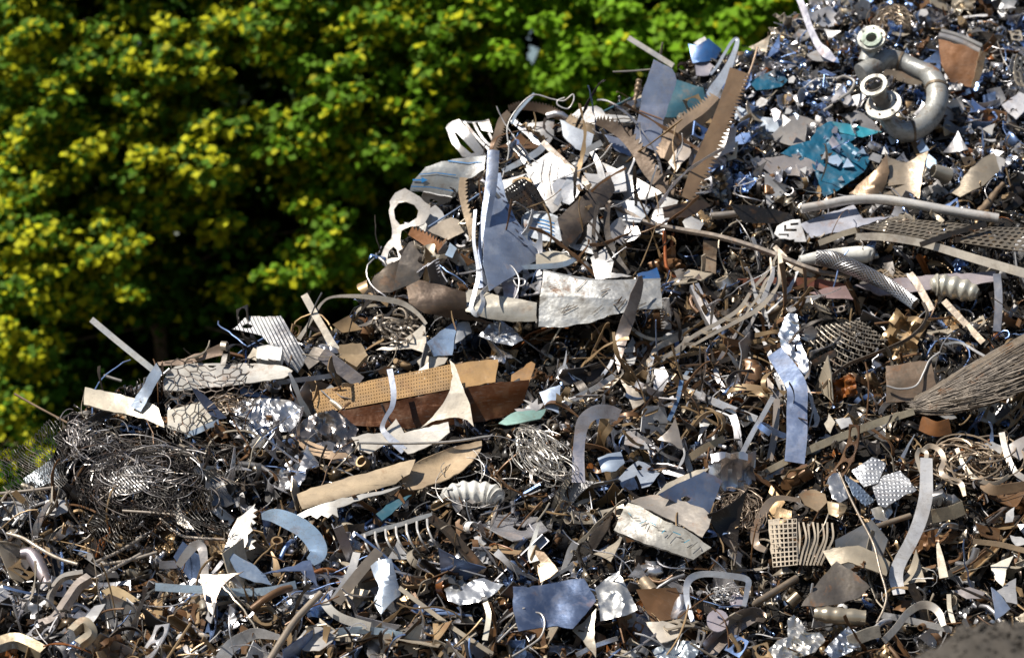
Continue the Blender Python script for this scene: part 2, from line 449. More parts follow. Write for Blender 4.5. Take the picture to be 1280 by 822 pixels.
def wires(name, label, cat, paths, r, col, mat='metal', lm=None, seg=4, group=None):
    """one bundle made of many wires; paths: lists of world Vectors"""
    o0 = paths[0][0].copy(); bm = bmesh.new()
    for p in paths: tube_bm(bm, [v - o0 for v in p], r, seg, False)
    o = finish(bm, name, mat, o0, col, ang=80); meta(o, label, cat, group)
    if lm: k = unp(o0); LAND.append((k[0], k[1], lm))
    return o
def net(name, label, cat, quad, nu, nv, r, col, gx=0, gy=1.1, lift=.1, hexa=False, wave=.03, mat='metal', lm=None, sag=0, jitter=0, keep=1.):
    pl = Plane(quad, gx, gy, lift); OCC.append(list(quad)); rr = random.Random(len(label))
    def mp(u, v):
        a, b, c, d = quad
        x = (a[0] * (1 - u) + b[0] * u) * (1 - v) + (d[0] * (1 - u) + c[0] * u) * v
        yy = (a[1] * (1 - u) + b[1] * u) * (1 - v) + (d[1] * (1 - u) + c[1] * u) * v
        w_ = mnoise.noise(Vector((u * 4, v * 4, 5.5)))
        return pl.pt(x + 10 * jitter * mnoise.noise(Vector((u * 3, v * 3, 1))), yy + 10 * jitter * mnoise.noise(Vector((u * 3, v * 3, 9))), wave * w_)
    bm = bmesh.new()
    E = []
    if hexa:
        for i in range(nu):
            for j in range(nv):
                ox = (i + .5 * (j % 2)) / nu; x = lambda k: ox + k / nu; yy = lambda k: (j + k) / nv
                a, b, c, d = (x(0), yy(.33)), (x(.5), yy(0)), (x(1), yy(.33)), (x(0), yy(1))
                E += [(a, b), (b, c), (a, d)]
    else:
        for i in range(nu + 1):
            for j in range(nv):
                E.append(((i / nu, j / nv), ((i + (.5 if j % 2 == 0 else -.5)) / nu, (j + 1) / nv)))
                E.append((((i + .5 * 0) / nu, j / nv), ((i - (.5 if j % 2 == 0 else -.5)) / nu, (j + 1) / nv))) if j % 2 == 0 else E.append((((i + .5) / nu, j / nv), ((i + 1) / nu, (j + 1) / nv)))
    for a, b in E:
        if max(a[0], b[0]) > 1.02 or max(a[1], b[1]) > 1.02 or rr.random() > keep: continue
        tube_bm(bm, [mp(*a), mp(*b)], r, 4, False)
    o = finish(bm, name, mat, pl.o, col, smooth=False); meta(o, label, cat)
    if lm: LAND.append((pl.ax, pl.ay, lm))
    return o
# ------------------------------------------------------------------ world, sun
SUN = Vector((-.52, -.30, .80)).normalized()
w = bpy.data.worlds.new('World'); scene.world = w; w.use_nodes = True
bg = w.node_tree.nodes['Background']; sky = w.node_tree.nodes.new('ShaderNodeTexSky'); sky.sky_type = 'NISHITA'; sky.sun_disc = False
sky.sun_elevation = math.asin(SUN.z); sky.sun_rotation = math.atan2(SUN.x, SUN.y); sky.air_density = 1.0; sky.dust_density = .3; sky.ozone_density = 2
w.node_tree.links.new(sky.outputs[0], bg.inputs[0]); bg.inputs[1].default_value = .05
sl = bpy.data.lights.new('sun', 'SUN'); sl.energy = 5; sl.angle = math.radians(.5); sl.color = (1, .94, .84)
so = bpy.data.objects.new('sun', sl); COL.objects.link(so); so.rotation_euler = SUN.to_track_quat('Z', 'Y').to_euler()
scene.view_settings.view_transform = 'Standard'; scene.view_settings.look = 'None'; scene.view_settings.exposure = .4; scene.view_settings.gamma = 1
scene.cycles.max_bounces = 5; scene.cycles.diffuse_bounces = 1; scene.cycles.glossy_bounces = 3; scene.cycles.sample_clamp_indirect = 4
scene.cycles.use_denoising = True

# ------------------------------------------------------------------ ground and heap body
def ground_mat():
    m, nt, b = newmat('packed_dirt'); tc = nt.nodes.new('ShaderNodeTexCoord')
    n = noi(nt, tc.outputs['Object'], 1.5, 8, .7); nt.links.new(ramp(nt, n, [(.3, (.05, .04, .03)), (.7, (.16, .13, .10))]), b.inputs['Base Color']); b.inputs['Roughness'].default_value = .95
    return m
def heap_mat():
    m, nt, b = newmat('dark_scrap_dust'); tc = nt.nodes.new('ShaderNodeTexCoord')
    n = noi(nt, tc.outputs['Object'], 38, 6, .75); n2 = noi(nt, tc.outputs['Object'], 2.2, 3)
    c = ramp(nt, n, [(.35, (.004, .003, .003)), (.55, (.015, .011, .008)), (.72, (.07, .05, .03))])  # dark dust made blacker still, so gap shade sits in its colour
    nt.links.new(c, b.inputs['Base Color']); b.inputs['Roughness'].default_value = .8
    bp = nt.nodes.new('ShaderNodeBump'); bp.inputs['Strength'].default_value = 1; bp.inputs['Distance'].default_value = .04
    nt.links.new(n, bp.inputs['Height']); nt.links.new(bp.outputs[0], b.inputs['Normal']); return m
bm = bmesh.new(); q = 900
vs = [bm.verts.new((x, y, 0)) for x, y in ((-q, -q), (q, -q), (q, q), (-q, q))]; bm.faces.new(vs)
meta(finish(bm, 'ground', ground_mat(), (0, 0, -.6), smooth=False), kind='structure')
bm = bmesh.new(); rows = []
NX = 300; NZ = 130; NB = 50
for i in range(NX + 1):
    x = -4.6 + 9.2 * i / NX; zr = lerp_tab(RIDGE, x); r = []
    for j in range(NZ + 1):
        t = j / NZ; z = -.62 + (zr + .62) * t
        r.append(bm.verts.new((x, G(x, z), z)))
    y0 = G(x, zr)
    for j in range(1, NB + 1):
        t = j / NB; y = y0 + 3.2 * t + .05 * mnoise.noise(Vector((x * 4, t * 9, 0)))
        z = zr + .1 * math.sin(t * 2.5) * (1 - t) - (zr + .62) * (t ** 1.7)
        r.append(bm.verts.new((x, y, z)))
    rows.append(r)
for i in range(NX):
    for j in range(NZ + NB): bm.faces.new((rows[i][j], rows[i + 1][j], rows[i + 1][j + 1], rows[i][j + 1]))
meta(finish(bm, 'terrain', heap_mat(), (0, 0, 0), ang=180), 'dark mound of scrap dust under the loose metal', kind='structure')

# near mound of grey dirt, out of focus at the lower right
bm = bmesh.new(); rows = []
for i in range(50):
    r = []
    for j in range(40):
        x = 1.15 + 1.5 * i / 49; y = -7.6 + 1.8 * j / 39
        e = max(0, 1 - ((x - 1.93) / .72) ** 2 - ((y + 6.7) / .9) ** 2)
        z = -.6 + 1.365 * e ** .42 + .07 * mnoise.noise(Vector((x * 9, y * 9, 0))) + .06 * mnoise.noise(Vector((x * 24, y * 24, 0)))
        r.append(bm.verts.new((x, y, z)))
    rows.append(r)
for i in range(49):
    for j in range(39): bm.faces.new((rows[i][j], rows[i + 1][j], rows[i + 1][j + 1], rows[i][j + 1]))
MM = ground_mat(); MM.node_tree.nodes['Color Ramp'].color_ramp.elements[0].color = (.02, .017, .014, 1); MM.node_tree.nodes['Color Ramp'].color_ramp.elements[1].color = (.11, .095, .08, 1)
NEAR = finish(bm, 'dirt_mound', MM, (0, 0, 0), ang=180)
meta(NEAR, 'blurred grey brown dirt mound nearest the camera at the lower right', 'mound')
LAND.append((1190, 800, 'blurred dirt mound'))
bm = bmesh.new(); r3 = random.Random(8); vs_ = [v.co.copy() for v in NEAR.data.vertices if v.co.z > -.1]
for k in range(2600):
    c = r3.choice(vs_); a = Vector((r3.gauss(0, 1), r3.gauss(0, 1), r3.uniform(.1, 1))).normalized() * r3.uniform(.015, .05); b = Vector((r3.gauss(0, .006), r3.gauss(0, .006), .004)); c = c + Vector((r3.uniform(-.03, .03), r3.uniform(-.03, .03), 0))
    bm.faces.new([bm.verts.new(p) for p in (c - b, c + b, c + a)])
_t = finish(bm, 'dry_moss', MM, (0, 0, 0), smooth=False); _t.parent = NEAR

# ------------------------------------------------------------------ trees
def leaf_mat(name, trans=.35):
    m, nt, b = newmat(name)
    at = nt.nodes.new('ShaderNodeAttribute'); at.attribute_name = 'tint'
    nt.links.new(at.outputs['Color'], b.inputs['Base Color']); b.inputs['Roughness'].default_value = .65; b.inputs['Specular IOR Level'].default_value = .2
    tr = nt.nodes.new('ShaderNodeBsdfTranslucent'); nt.links.new(at.outputs['Color'], tr.inputs[0])
    mx = nt.nodes.new('ShaderNodeMixShader'); mx.inputs[0].default_value = trans
    out = [n for n in nt.nodes if n.type == 'OUTPUT_MATERIAL'][0]
    nt.links.new(b.outputs[0], mx.inputs[1]); nt.links.new(tr.outputs[0], mx.inputs[2]); nt.links.new(mx.outputs[0], out.inputs[0]); return m
LM = leaf_mat('maple_leaf')
def bark():
    m, nt, b = newmat('bark'); tc = nt.nodes.new('ShaderNodeTexCoord')
    nt.links.new(ramp(nt, noi(nt, tc.outputs['Object'], 12, 5), [(.3, (.06, .045, .03)), (.7, (.22, .17, .12))]), b.inputs['Base Color']); b.inputs['Roughness'].default_value = .9; return m
BK = bark()
def leaf_mesh(name, C, Nn, size, colr, mat=LM, seed=0):
    """C centres, Nn normals (n,3), size (n,), colr (n,3): pointed leaves of four corners folded along the middle"""
    n = len(C); g = np.random.default_rng(seed)
    r = g.normal(size=(n, 3)); t = np.cross(Nn, r); t /= np.linalg.norm(t, axis=1, keepdims=True) + 1e-9
    s = np.cross(Nn, t); s /= np.linalg.norm(s, axis=1, keepdims=True) + 1e-9
    L = size[:, None]
    v = np.stack([C - t * L * .55, C + s * L * .48 - t * L * .1 + Nn * L * .12, C + t * L * .6, C - s * L * .48 - t * L * .1 + Nn * L * .12], 1).reshape(-1, 3)
    me = bpy.data.meshes.new(name)
    me.vertices.add(4 * n); me.vertices.foreach_set('co', v.astype(np.float32).ravel())
    idx = np.arange(n)[:, None] * 4
    f = np.concatenate([idx + np.array([[0, 1, 2]]), idx + np.array([[0, 2, 3]])], 1).reshape(-1)
    me.loops.add(6 * n); me.loops.foreach_set('vertex_index', f.astype(np.int32))
    me.polygons.add(2 * n); me.polygons.foreach_set('loop_start', np.arange(0, 6 * n, 3, dtype=np.int32)); me.polygons.foreach_set('loop_total', np.full(2 * n, 3, np.int32))
    a = me.color_attributes.new('tint', 'FLOAT_COLOR', 'POINT')
    cc = np.concatenate([np.repeat(colr, 4, 0), np.ones((4 * n, 1))], 1); a.data.foreach_set('color', cc.astype(np.float32).ravel())
    me.update(); me.validate(); me.materials.append(mat)
    o = bpy.data.objects.new(name, me); COL.objects.link(o); return o
gen = np.random.default_rng(5)
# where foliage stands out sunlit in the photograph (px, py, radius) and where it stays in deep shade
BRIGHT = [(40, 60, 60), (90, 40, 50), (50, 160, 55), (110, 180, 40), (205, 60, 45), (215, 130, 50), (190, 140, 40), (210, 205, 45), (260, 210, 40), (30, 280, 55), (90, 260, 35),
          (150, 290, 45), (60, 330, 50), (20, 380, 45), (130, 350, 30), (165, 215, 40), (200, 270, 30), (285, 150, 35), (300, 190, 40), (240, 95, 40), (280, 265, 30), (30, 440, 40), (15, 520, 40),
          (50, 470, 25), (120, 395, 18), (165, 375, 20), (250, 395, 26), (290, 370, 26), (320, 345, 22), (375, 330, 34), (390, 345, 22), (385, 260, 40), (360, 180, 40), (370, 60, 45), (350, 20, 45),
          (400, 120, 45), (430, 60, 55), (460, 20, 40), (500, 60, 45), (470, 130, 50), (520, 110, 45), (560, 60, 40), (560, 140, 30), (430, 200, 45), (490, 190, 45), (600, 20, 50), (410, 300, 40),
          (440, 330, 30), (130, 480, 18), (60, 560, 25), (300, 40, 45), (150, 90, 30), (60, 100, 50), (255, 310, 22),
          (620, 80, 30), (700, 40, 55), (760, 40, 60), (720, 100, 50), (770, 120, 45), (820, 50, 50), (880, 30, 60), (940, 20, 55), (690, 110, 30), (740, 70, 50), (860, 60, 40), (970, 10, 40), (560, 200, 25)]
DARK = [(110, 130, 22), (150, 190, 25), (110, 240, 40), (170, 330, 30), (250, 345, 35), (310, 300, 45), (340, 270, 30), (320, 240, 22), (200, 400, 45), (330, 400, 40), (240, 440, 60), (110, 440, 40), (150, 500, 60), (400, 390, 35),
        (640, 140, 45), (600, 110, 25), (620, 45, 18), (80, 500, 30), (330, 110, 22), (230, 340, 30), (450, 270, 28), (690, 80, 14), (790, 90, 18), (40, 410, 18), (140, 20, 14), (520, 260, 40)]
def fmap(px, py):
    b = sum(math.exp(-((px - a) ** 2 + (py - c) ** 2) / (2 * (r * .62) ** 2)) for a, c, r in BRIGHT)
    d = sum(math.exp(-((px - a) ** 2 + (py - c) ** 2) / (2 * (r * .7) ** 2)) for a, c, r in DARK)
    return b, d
TREES = [(-7.6, 14.4), (-5.2, 13.6), (-3.5, 14.1), (-1.9, 13.5), (-.2, 14.3), (1.2, 13.9), (2.9, 14.6), (5.0, 14.0), (7.4, 14.5)]
crown = {i: [[], [], [], []] for i in range(len(TREES))}
def spray(ti, c, R, n, size, ycol, green, flat=.55):
    out = gen.normal(size=(n, 3)); out /= np.linalg.norm(out, axis=1, keepdims=True)
    rr = gen.random((n, 1)) ** .45
    p = np.array(c) + out * rr * R * np.array([1, 1, flat])
    nn = out * .35 + np.array([-.3, -.55, .75]) + gen.normal(size=(n, 3)) * .45; nn /= np.linalg.norm(nn, axis=1, keepdims=True)
    k = (gen.random((n, 1)) < ycol)
    base = np.where(k, np.array([[.50, .50, .014]]), np.array([green]))
    base = base * (.65 + .7 * gen.random((n, 1)))
    L = crown[ti]
    L[0].append(p); L[1].append(nn); L[2].append(size * (.7 + .6 * gen.random(n))); L[3].append(base)
def near_tree(x): return min(range(len(TREES)), key=lambda i: abs(TREES[i][0] - x))
def gap(px, py): return ((px - 664) / 13) ** 2 + ((py - 58) / 26) ** 2 < 1
rs = random.Random(11)
# outer sprays
cnt = 0
while cnt < 1050:
    px = rs.uniform(-60, 1060); py = rs.uniform(-70, 640)
    if py > sil(px) + 40 or gap(px, py): continue
    b, d = fmap(px, py)
    if py < -10: b, d = .8, 0
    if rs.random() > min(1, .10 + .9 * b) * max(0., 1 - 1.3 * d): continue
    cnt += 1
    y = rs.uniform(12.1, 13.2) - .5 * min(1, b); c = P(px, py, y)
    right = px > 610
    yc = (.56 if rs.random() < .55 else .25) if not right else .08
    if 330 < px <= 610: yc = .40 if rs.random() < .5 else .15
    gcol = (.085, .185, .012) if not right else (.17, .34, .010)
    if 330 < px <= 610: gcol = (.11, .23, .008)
    spray(near_tree(c.x), c, rs.uniform(.12, .27), int(rs.uniform(35, 80)), .078 if not right else .085, yc, gcol)
# deeper sprays, mostly in shade, more of it put into a darker green
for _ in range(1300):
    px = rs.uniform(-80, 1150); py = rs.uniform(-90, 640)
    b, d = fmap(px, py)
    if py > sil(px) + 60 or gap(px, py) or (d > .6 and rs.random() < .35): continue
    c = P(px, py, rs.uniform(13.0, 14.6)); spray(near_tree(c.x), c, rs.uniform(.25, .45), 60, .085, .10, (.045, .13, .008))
# beyond the frame: tops that shade what is below, and both sides
for _ in range(520):
    k = rs.random()
    if k < .5: x = rs.uniform(-8.5, 8.5); z = rs.uniform(5.4, 7.8)
    else: x = rs.choice((-1, 1)) * rs.uniform(5.2, 9); z = rs.uniform(0, 7)
    spray(near_tree(x), (x, rs.uniform(12.6, 15.2), z), rs.uniform(.35, .6), 80, .11, .25, (.07, .14, .02))
labels = ['yellow green maple beyond the frame edge at far left', 'leafy maple with yellow tufts at the far left of the wall of trees', 'maple with bright yellow clumps above the pale diagonal rail',
          'dark crowned maple behind the corrugated curved sheet', 'tall yellowish maple left of the slotted white bracket', 'dense green tree behind the loops of the tangled upper scrap',
          'bright green tree right of the small gap of sky', 'light green tree behind the blue cut sheets at the heap top', 'green tree hidden behind the top right of the heap']
for i, (tx, ty) in enumerate(TREES):
    root = bpy.data.objects.new('leafy_tree', None); COL.objects.link(root); root.location = (tx, ty, -.6)
    meta(root, labels[i], 'tree', 'trees along the back')
    bm = bmesh.new(); r2 = random.Random(i)
    tp = [Vector((.25 * mnoise.noise(Vector((i, k * .5, 0))), .1 * math.sin(k), k * 1.0)) for k in range(9)]
    tube_bm(bm, tp, [.09 - .009 * k for k in range(9)], 9)
    for k in range(16):
        h = r2.uniform(1, 7.5); a = r2.uniform(0, 2 * PI); L = r2.uniform(.8, 1.7); b0 = tp[int(h)]
        tube_bm(bm, [b0, b0 + Vector((math.cos(a) * L * .5, math.sin(a) * L * .5, .4)), b0 + Vector((math.cos(a) * L, math.sin(a) * L, .55))], [.022, .014, .006], 6)
    t = finish(bm, 'trunk', BK, (0, 0, 0)); t.parent = root
    if crown[i][0]:
        C = np.concatenate(crown[i][0]); Nn = np.concatenate(crown[i][1]); sz = np.concatenate(crown[i][2]); cl = np.concatenate(crown[i][3])
        px = 640 + C[:, 0] / (C[:, 1] + 20) * K; py = 411 - (C[:, 2] - 1.93) / (C[:, 1] + 20) * K
        m_ = ((px - 664) / 12) ** 2 + ((py - 58) / 24) ** 2 > 1; C, Nn, sz, cl = C[m_], Nn[m_], sz[m_], cl[m_]
        c = leaf_mesh('crown', C - np.array([tx, ty, -.6]), Nn, sz, cl, seed=i); c.parent = root
# far wood behind: one mass of larger leaf clumps, deep shade put into their colour
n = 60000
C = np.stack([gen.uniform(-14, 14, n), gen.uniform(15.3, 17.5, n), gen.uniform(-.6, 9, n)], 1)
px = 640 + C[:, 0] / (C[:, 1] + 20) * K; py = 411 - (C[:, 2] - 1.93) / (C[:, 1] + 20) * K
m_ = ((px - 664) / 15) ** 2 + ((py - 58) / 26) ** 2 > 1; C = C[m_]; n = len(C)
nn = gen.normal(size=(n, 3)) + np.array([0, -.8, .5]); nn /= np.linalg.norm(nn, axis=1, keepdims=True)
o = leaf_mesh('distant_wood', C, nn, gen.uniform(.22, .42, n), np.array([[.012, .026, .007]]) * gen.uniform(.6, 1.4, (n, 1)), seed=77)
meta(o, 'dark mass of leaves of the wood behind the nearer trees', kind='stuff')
# ------------------------------------------------------------------ the traced pieces, upper middle tangle
BP = Plane([(557, 160), (573, 149), (609, 197), (578, 196)], .3, .5, lift=.12)
b1_ = plate('seat', '', '', [(557, 160), (560, 155), (566, 151), (574, 149), (584, 160), (596, 176), (610, 197), (594, 198), (578, 196), (565, 180)], W, mat='clean', pl=BP, holes=[[(568, 166), (571, 166), (594, 191), (589, 192), (575, 180)]], bend=(30, .03), th=.01)
b2_ = [ribbon('slat', '', '', p_, w_, W, pl=BP, mat='clean') for p_, w_ in (([(572, 151), (590, 153), (611, 151)], 2), ([(580, 152), (588, 162), (598, 174), (611, 187)], 3.5), ([(592, 153), (598, 165), (606, 176), (613, 182)], 3.5), ([(611, 166), (615, 174), (618, 181)], 3))]
b3_ = plate('tab', '', '', [(597, 153), (611, 149), (616, 166), (602, 163)], W, mat='clean', pl=BP, dent=.004)
comp('slotted_bracket', 'white seat shaped sheet with thin slats standing against the trees', 'bracket', [b1_, b3_] + b2_, ['seat', 'tab'] + ['slat'] * 4, lm='white slotted bracket')
c2 = plate('curved_sheet', 'long grey curved sheet with a blue arrow and blue lines', 'sheet', [(512, 239), (517, 225), (532, 209), (552, 202), (573, 198), (607, 195), (605, 212), (590, 222), (578, 226), (568, 249), (540, 241)], (.40, .42, .43, .5), gx=.15, gy=.3, lift=.1, bend=(80, .05), lm='curved sheet with blue arrow')
ARW = (.03, .25, .62, 0)
mark(c2, 'blue_line', [(524, 218), (545, 216), (570, 219)], 1.1, ARW); mark(c2, 'blue_line', [(514, 233), (540, 234), (568, 239)], 1.1, ARW); mark(c2, 'blue_line', [(560, 201), (585, 204), (603, 202)], 1.1, ARW)
mark(c2, 'blue_arrow', [(516, 224), (527, 224), (527, 221.5), (535, 225), (527, 228.5), (527, 226), (516, 226)], 0, ARW, True)
plate('looped_bracket', 'pale figure of eight bracket with two large openings', 'bracket', [(487, 252), (494, 241), (506, 235), (525, 246), (538, 257), (537, 268), (530, 280), (524, 282), (512, 283), (502, 288), (500, 300), (504, 314), (505, 325), (502, 331), (490, 327), (483, 334), (478, 331), (476, 320), (481, 308), (489, 298), (490, 286), (487, 270)], (.68, .64, .60, .4), gx=.2, gy=.4, lift=.1, mat='clean',
      holes=[[(492, 262), (498, 254), (507, 252), (518, 256), (523, 263), (521, 272), (511, 279), (500, 281), (494, 274)], [(484, 324), (486, 314), (492, 308), (496, 312), (498, 322), (490, 322)]], bend=(0, .04), th=.008, lm='figure of eight bracket')
plate('folded_sheet', 'small white folded tab sheet beside the figure of eight bracket', 'sheet', [(524, 284), (529, 265), (544, 256), (553, 264), (561, 282), (543, 292), (532, 290)], W, gy=.8, mat='clean')
wb = plate('curved_sheet', 'large blue shaded triangular sheet curving down to the right', 'sheet', [(612, 216), (626, 216), (632, 245), (645, 274), (664, 300), (684, 314), (668, 327), (640, 346), (612, 363), (604, 330), (606, 280)], BL, gx=-.55, gy=.75, lift=.14, mat='clean', bend=(20, .06), lm='blue triangular curved sheet')  # sky blue of the shaded side is put into the sheet's colour
for k in range(9): mark(wb, 'scuff', [(620 + k * 4, 232 + k * 9), (624 + k * 4 + k % 3 * 2, 236 + k * 9)], 1.2, (.06, .06, .09, 0))
ribbon('folded_channel', 'tall blue grey folded channel strip hanging down in front of the tangle', 'strip', [(617, 188), (614, 230), (607, 275), (602, 320), (604, 360)], [15, 15, 13, 10, 12], (.45, .52, .68, .8), gx=.2, gy=.35, lift=.22, curl=.012, lm='tall blue folded strip')
ribbon('hooked_strip', 'white edged hook strip curling at the foot of the tall folded strip', 'strip', [(594, 262, 0), (592, 300, 0), (598, 340, .01), (593, 366, .02), (589, 385, .03), (597, 393, .05), (604, 378, .04), (603, 366, 0), (616, 356, .0)], [4, 4, 5, 5, 5, 6, 5, 4, 8], (.75, .8, .9, .6), gx=.1, gy=.5, lift=.27, mat='clean', tilt=30)
wb = plate('sheet', 'broad white scored sheet facing the sun in the upper tangle', 'sheet', [(656, 211), (688, 190), (702, 200), (729, 230), (707, 254), (690, 267), (676, 244)], W, gx=.35, gy=.7, lift=.12, mat='clean', bend=(40, .03), lm='broad white scored sheet')
for k in range(3): mark(wb, 'score_line', [(680 + k * 9, 198 + k * 5), (676 + k * 10, 220), (680 + k * 9, 245 - k * 3)], .8, (.05, .05, .08, 0))
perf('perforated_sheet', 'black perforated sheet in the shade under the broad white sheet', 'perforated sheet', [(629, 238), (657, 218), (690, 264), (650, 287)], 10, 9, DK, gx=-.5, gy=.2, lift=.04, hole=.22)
wb = plate('sheet', 'white board with blue pen marks below the black perforated sheet', 'sheet', [(652, 272), (662, 263), (680, 265), (697, 270), (706, 300), (690, 303), (665, 297), (651, 289)], (.62, .68, .76, .3), gx=.1, gy=.9, lift=.1, mat='scuffed', lm='white board with blue pen marks')
for k in range(4): mark(wb, 'pen_mark', [(664 + k * 4, 272 + k * 5), (680 + k * 2, 275 + k * 5), (693, 279 + k * 5)], 1, ARW)
plate('sheet', 'pale board corner with a blue tinge right of the dark bent sheet', 'sheet', [(708, 306), (727, 286), (745, 300), (742, 318), (720, 312)], (.66, .70, .76, .3), gy=1., mat='scuffed')
plate('bent_sheet', 'dark folded sheet slanting across the upper tangle', 'sheet', [(697, 273), (720, 252), (745, 230), (763, 218), (769, 238), (753, 262), (728, 290), (706, 313)], (.13, .11, .10, .7), gx=-.35, gy=.6, lift=.2, bend=(50, .03), lm='dark folded sheet')
ribbon('flat_bar', 'brown grey flat bar slanting down through the upper tangle', 'bar', [(678, 177), (700, 198), (720, 217), (740, 235)], [7, 8, 8, 7], (.33, .29, .26, .5), gy=.9, lift=.24, th=.012, lm='slanting brown flat bar')
TC = (.36, .27, .20, .55)
ribbon('serrated_strip', 'brown serrated strip arching upright over the tangle at the trees', 'serrated strip', [(612, 197), (617, 180), (622, 165), (627, 150), (636, 140)], [7, 8, 9, 9, 7], TC, gx=.1, gy=.3, lift=.2, teeth=(-1, 5, 1), n=5, mat='metal', lm='arching serrated strip')
ribbon('serrated_strip', 'long brown serrated strip lying along the top of the tangle', 'serrated strip', [(636, 137), (652, 133), (672, 135), (690, 141), (704, 148)], [6, 9, 10, 12, 8], TC, gy=.4, lift=.2, teeth=(1, 4, 1), n=5, tilt=25)
ribbon('serrated_strip', 'short sandy serrated strip on the skyline left of the white disc', 'serrated strip', [(709, 148), (722, 157), (733, 163), (744, 164)], [8, 13, 14, 10], (.48, .36, .24, .4), gy=.7, lift=.2, teeth=(1, 5, 1), n=4)
ribbon('serrated_strip', 'curved brown serrated strip sweeping down right of the white plates', 'serrated strip', [(745, 153), (760, 157), (780, 170), (796, 190), (808, 210), (822, 228), (840, 246)], [6, 12, 14, 14, 15, 13, 6], (.17, .12, .085, .3), gx=.1, gy=.5, lift=.22, teeth=(1, 7, 1), n=4, lm='curved brown serrated strip')
ribbon('serrated_strip', 'wide rusty serrated strip, the steeper of the crossing pair', 'serrated strip', [(922, 88), (912, 118), (901, 148), (886, 182), (871, 215), (857, 248)], [22, 20, 20, 20, 19, 12], (.30, .20, .125, .4), gx=.1, gy=.7, lift=.3, teeth=(1, 8, 1), n=7, mat='rusty', bend=None if 0 else None, lm='steeper crossing serrated strip') if 0 else ribbon('serrated_strip', 'wide rusty serrated strip, the steeper of the crossing pair', 'serrated strip', [(922, 88), (912, 118), (901, 148), (886, 182), (871, 215), (857, 248)], [22, 20, 20, 20, 19, 12], (.30, .20, .125, .4), gx=.1, gy=.7, lift=.3, teeth=(1, 8, 1), n=7, mat='metal', lm='steeper crossing serrated strip')
ribbon('serrated_strip', 'wide tan serrated strip, the flatter of the crossing pair', 'serrated strip', [(898, 124), (880, 142), (858, 157), (840, 175), (829, 200)], [18, 22, 24, 24, 18], (.38, .28, .20, .45), gx=.1, gy=.8, lift=.2, teeth=(-1, 7, 1), n=6, curl=.02, lm='flatter crossing serrated strip')
ribbon('serrated_strip', 'pale sheet with long black backed teeth below the white curved sheet', 'serrated strip', [(765, 298), (775, 285), (785, 283), (797, 297)], [20, 24, 22, 12], (.62, .60, .60, .5), gy=.9, lift=.14, teeth=(-1, 8, 1), n=5)
ribbon('serrated_strip', 'rusty serrated strip poking left below the figure of eight bracket', 'serrated strip', [(512, 290), (528, 298), (543, 308), (558, 315)], [8, 12, 13, 8], RU, gy=.8, lift=.2, teeth=(1, 5, 1), n=4, mat='rusty', lm='rusty serrated strip')
ribbon('serrated_strip', 'dark serrated band curving left of the tall folded strip', 'serrated strip', [(605, 206), (596, 213), (586, 222), (580, 232)], [8, 11, 12, 8], (.16, .11, .08, .4), gx=.2, gy=.6, lift=.22, teeth=(-1, 5, 1), n=4)
ribbon('serrated_strip', 'narrow tan serrated band hanging beside the tall folded strip', 'serrated strip', [(578, 222), (577, 240), (581, 262), (588, 285), (590, 300)], [7, 8, 7, 8, 6], (.50, .38, .26, .35), gx=.2, gy=.4, lift=.24, teeth=(1, 4, 1), n=4)
wb = plate('leaning_sheet', 'tall blue grey sheet with a fold leaning at the heap top', 'sheet', [(817, 74), (840, 86), (846, 100), (836, 130), (829, 150), (825, 189), (808, 184), (791, 179), (797, 150), (802, 120)], (.50, .56, .72, .7), gx=-.25, gy=.35, lift=.2, mat='clean', bend=(90, .03), lm='tall blue grey sheet')  # blue grey is the sky's reflection, given as the sheet's colour
mark(wb, 'rust_line', [(799, 138), (812, 143), (828, 149)], 1.2, (.3, .15, .07, 0))
ribbon('square_rail', 'thin pale rail pointing up left above the tall blue grey sheet', 'rail', [(786, 48), (815, 66), (842, 83)], 7, (.62, .60, .58, .6), gy=.5, lift=.28, th=.022, nc=1, n=2, lm='pale rail at the heap top')
plate('leaning_sheet', 'dark teal sheet behind the tall blue grey sheet', 'sheet', [(838, 97), (879, 110), (884, 133), (868, 143), (853, 148), (828, 146)], TE, gx=-.1, gy=.7, lift=.1, mat='film', lm='dark teal sheet')
ribbon('hooked_strip', 'white strip bent back over itself like a hook on the skyline', 'strip', [(884, 130), (893, 112), (904, 96), (914, 76), (921, 56), (921, 49), (915, 52), (905, 68), (897, 82), (888, 93)], [17, 15, 13, 9, 6, 5, 4, 4, 4, 4], (.74, .82, .95, .4), gx=-.1, gy=.4, lift=.3, mat='clean', lm='hooked white strip')
plate('sheet_scrap', 'dark blue sheet piece on the skyline left of the hooked white strip', 'sheet', [(860, 55), (872, 57), (886, 48), (902, 62), (894, 75), (866, 79)], NV, gx=-.2, gy=.6, mat='film', bend=(0, .03), lm='dark blue sheet on the skyline')
plate('sheet_scrap', 'small white tent of sheet on top of the dark blue sheet piece', 'sheet', [(867, 54), (881, 46), (888, 58), (877, 61)], W, gx=.2, gy=.8, lift=.16, mat='clean')
plate('sheet_scrap', 'grey lilac sheet piece under the dark blue sheet piece', 'sheet', [(869, 77), (880, 74), (892, 83), (886, 95), (870, 95)], LI, gy=.9)
tube('rod', 'tan rod slanting up beside the steeper crossing serrated strip', 'rod', [(947, 59), (938, 88), (925, 115), (906, 140)], 1.5, (.45, .33, .24, .4), gy=.7, lift=.3)
plate('sheet', 'white square cornered sheet right of the crossing serrated strips', 'sheet', [(896, 168), (921, 158), (918, 189), (880, 204)], (.78, .76, .76, .3), gx=.3, gy=.8, lift=.16, mat='clean', lm='white sheet by the crossing strips')
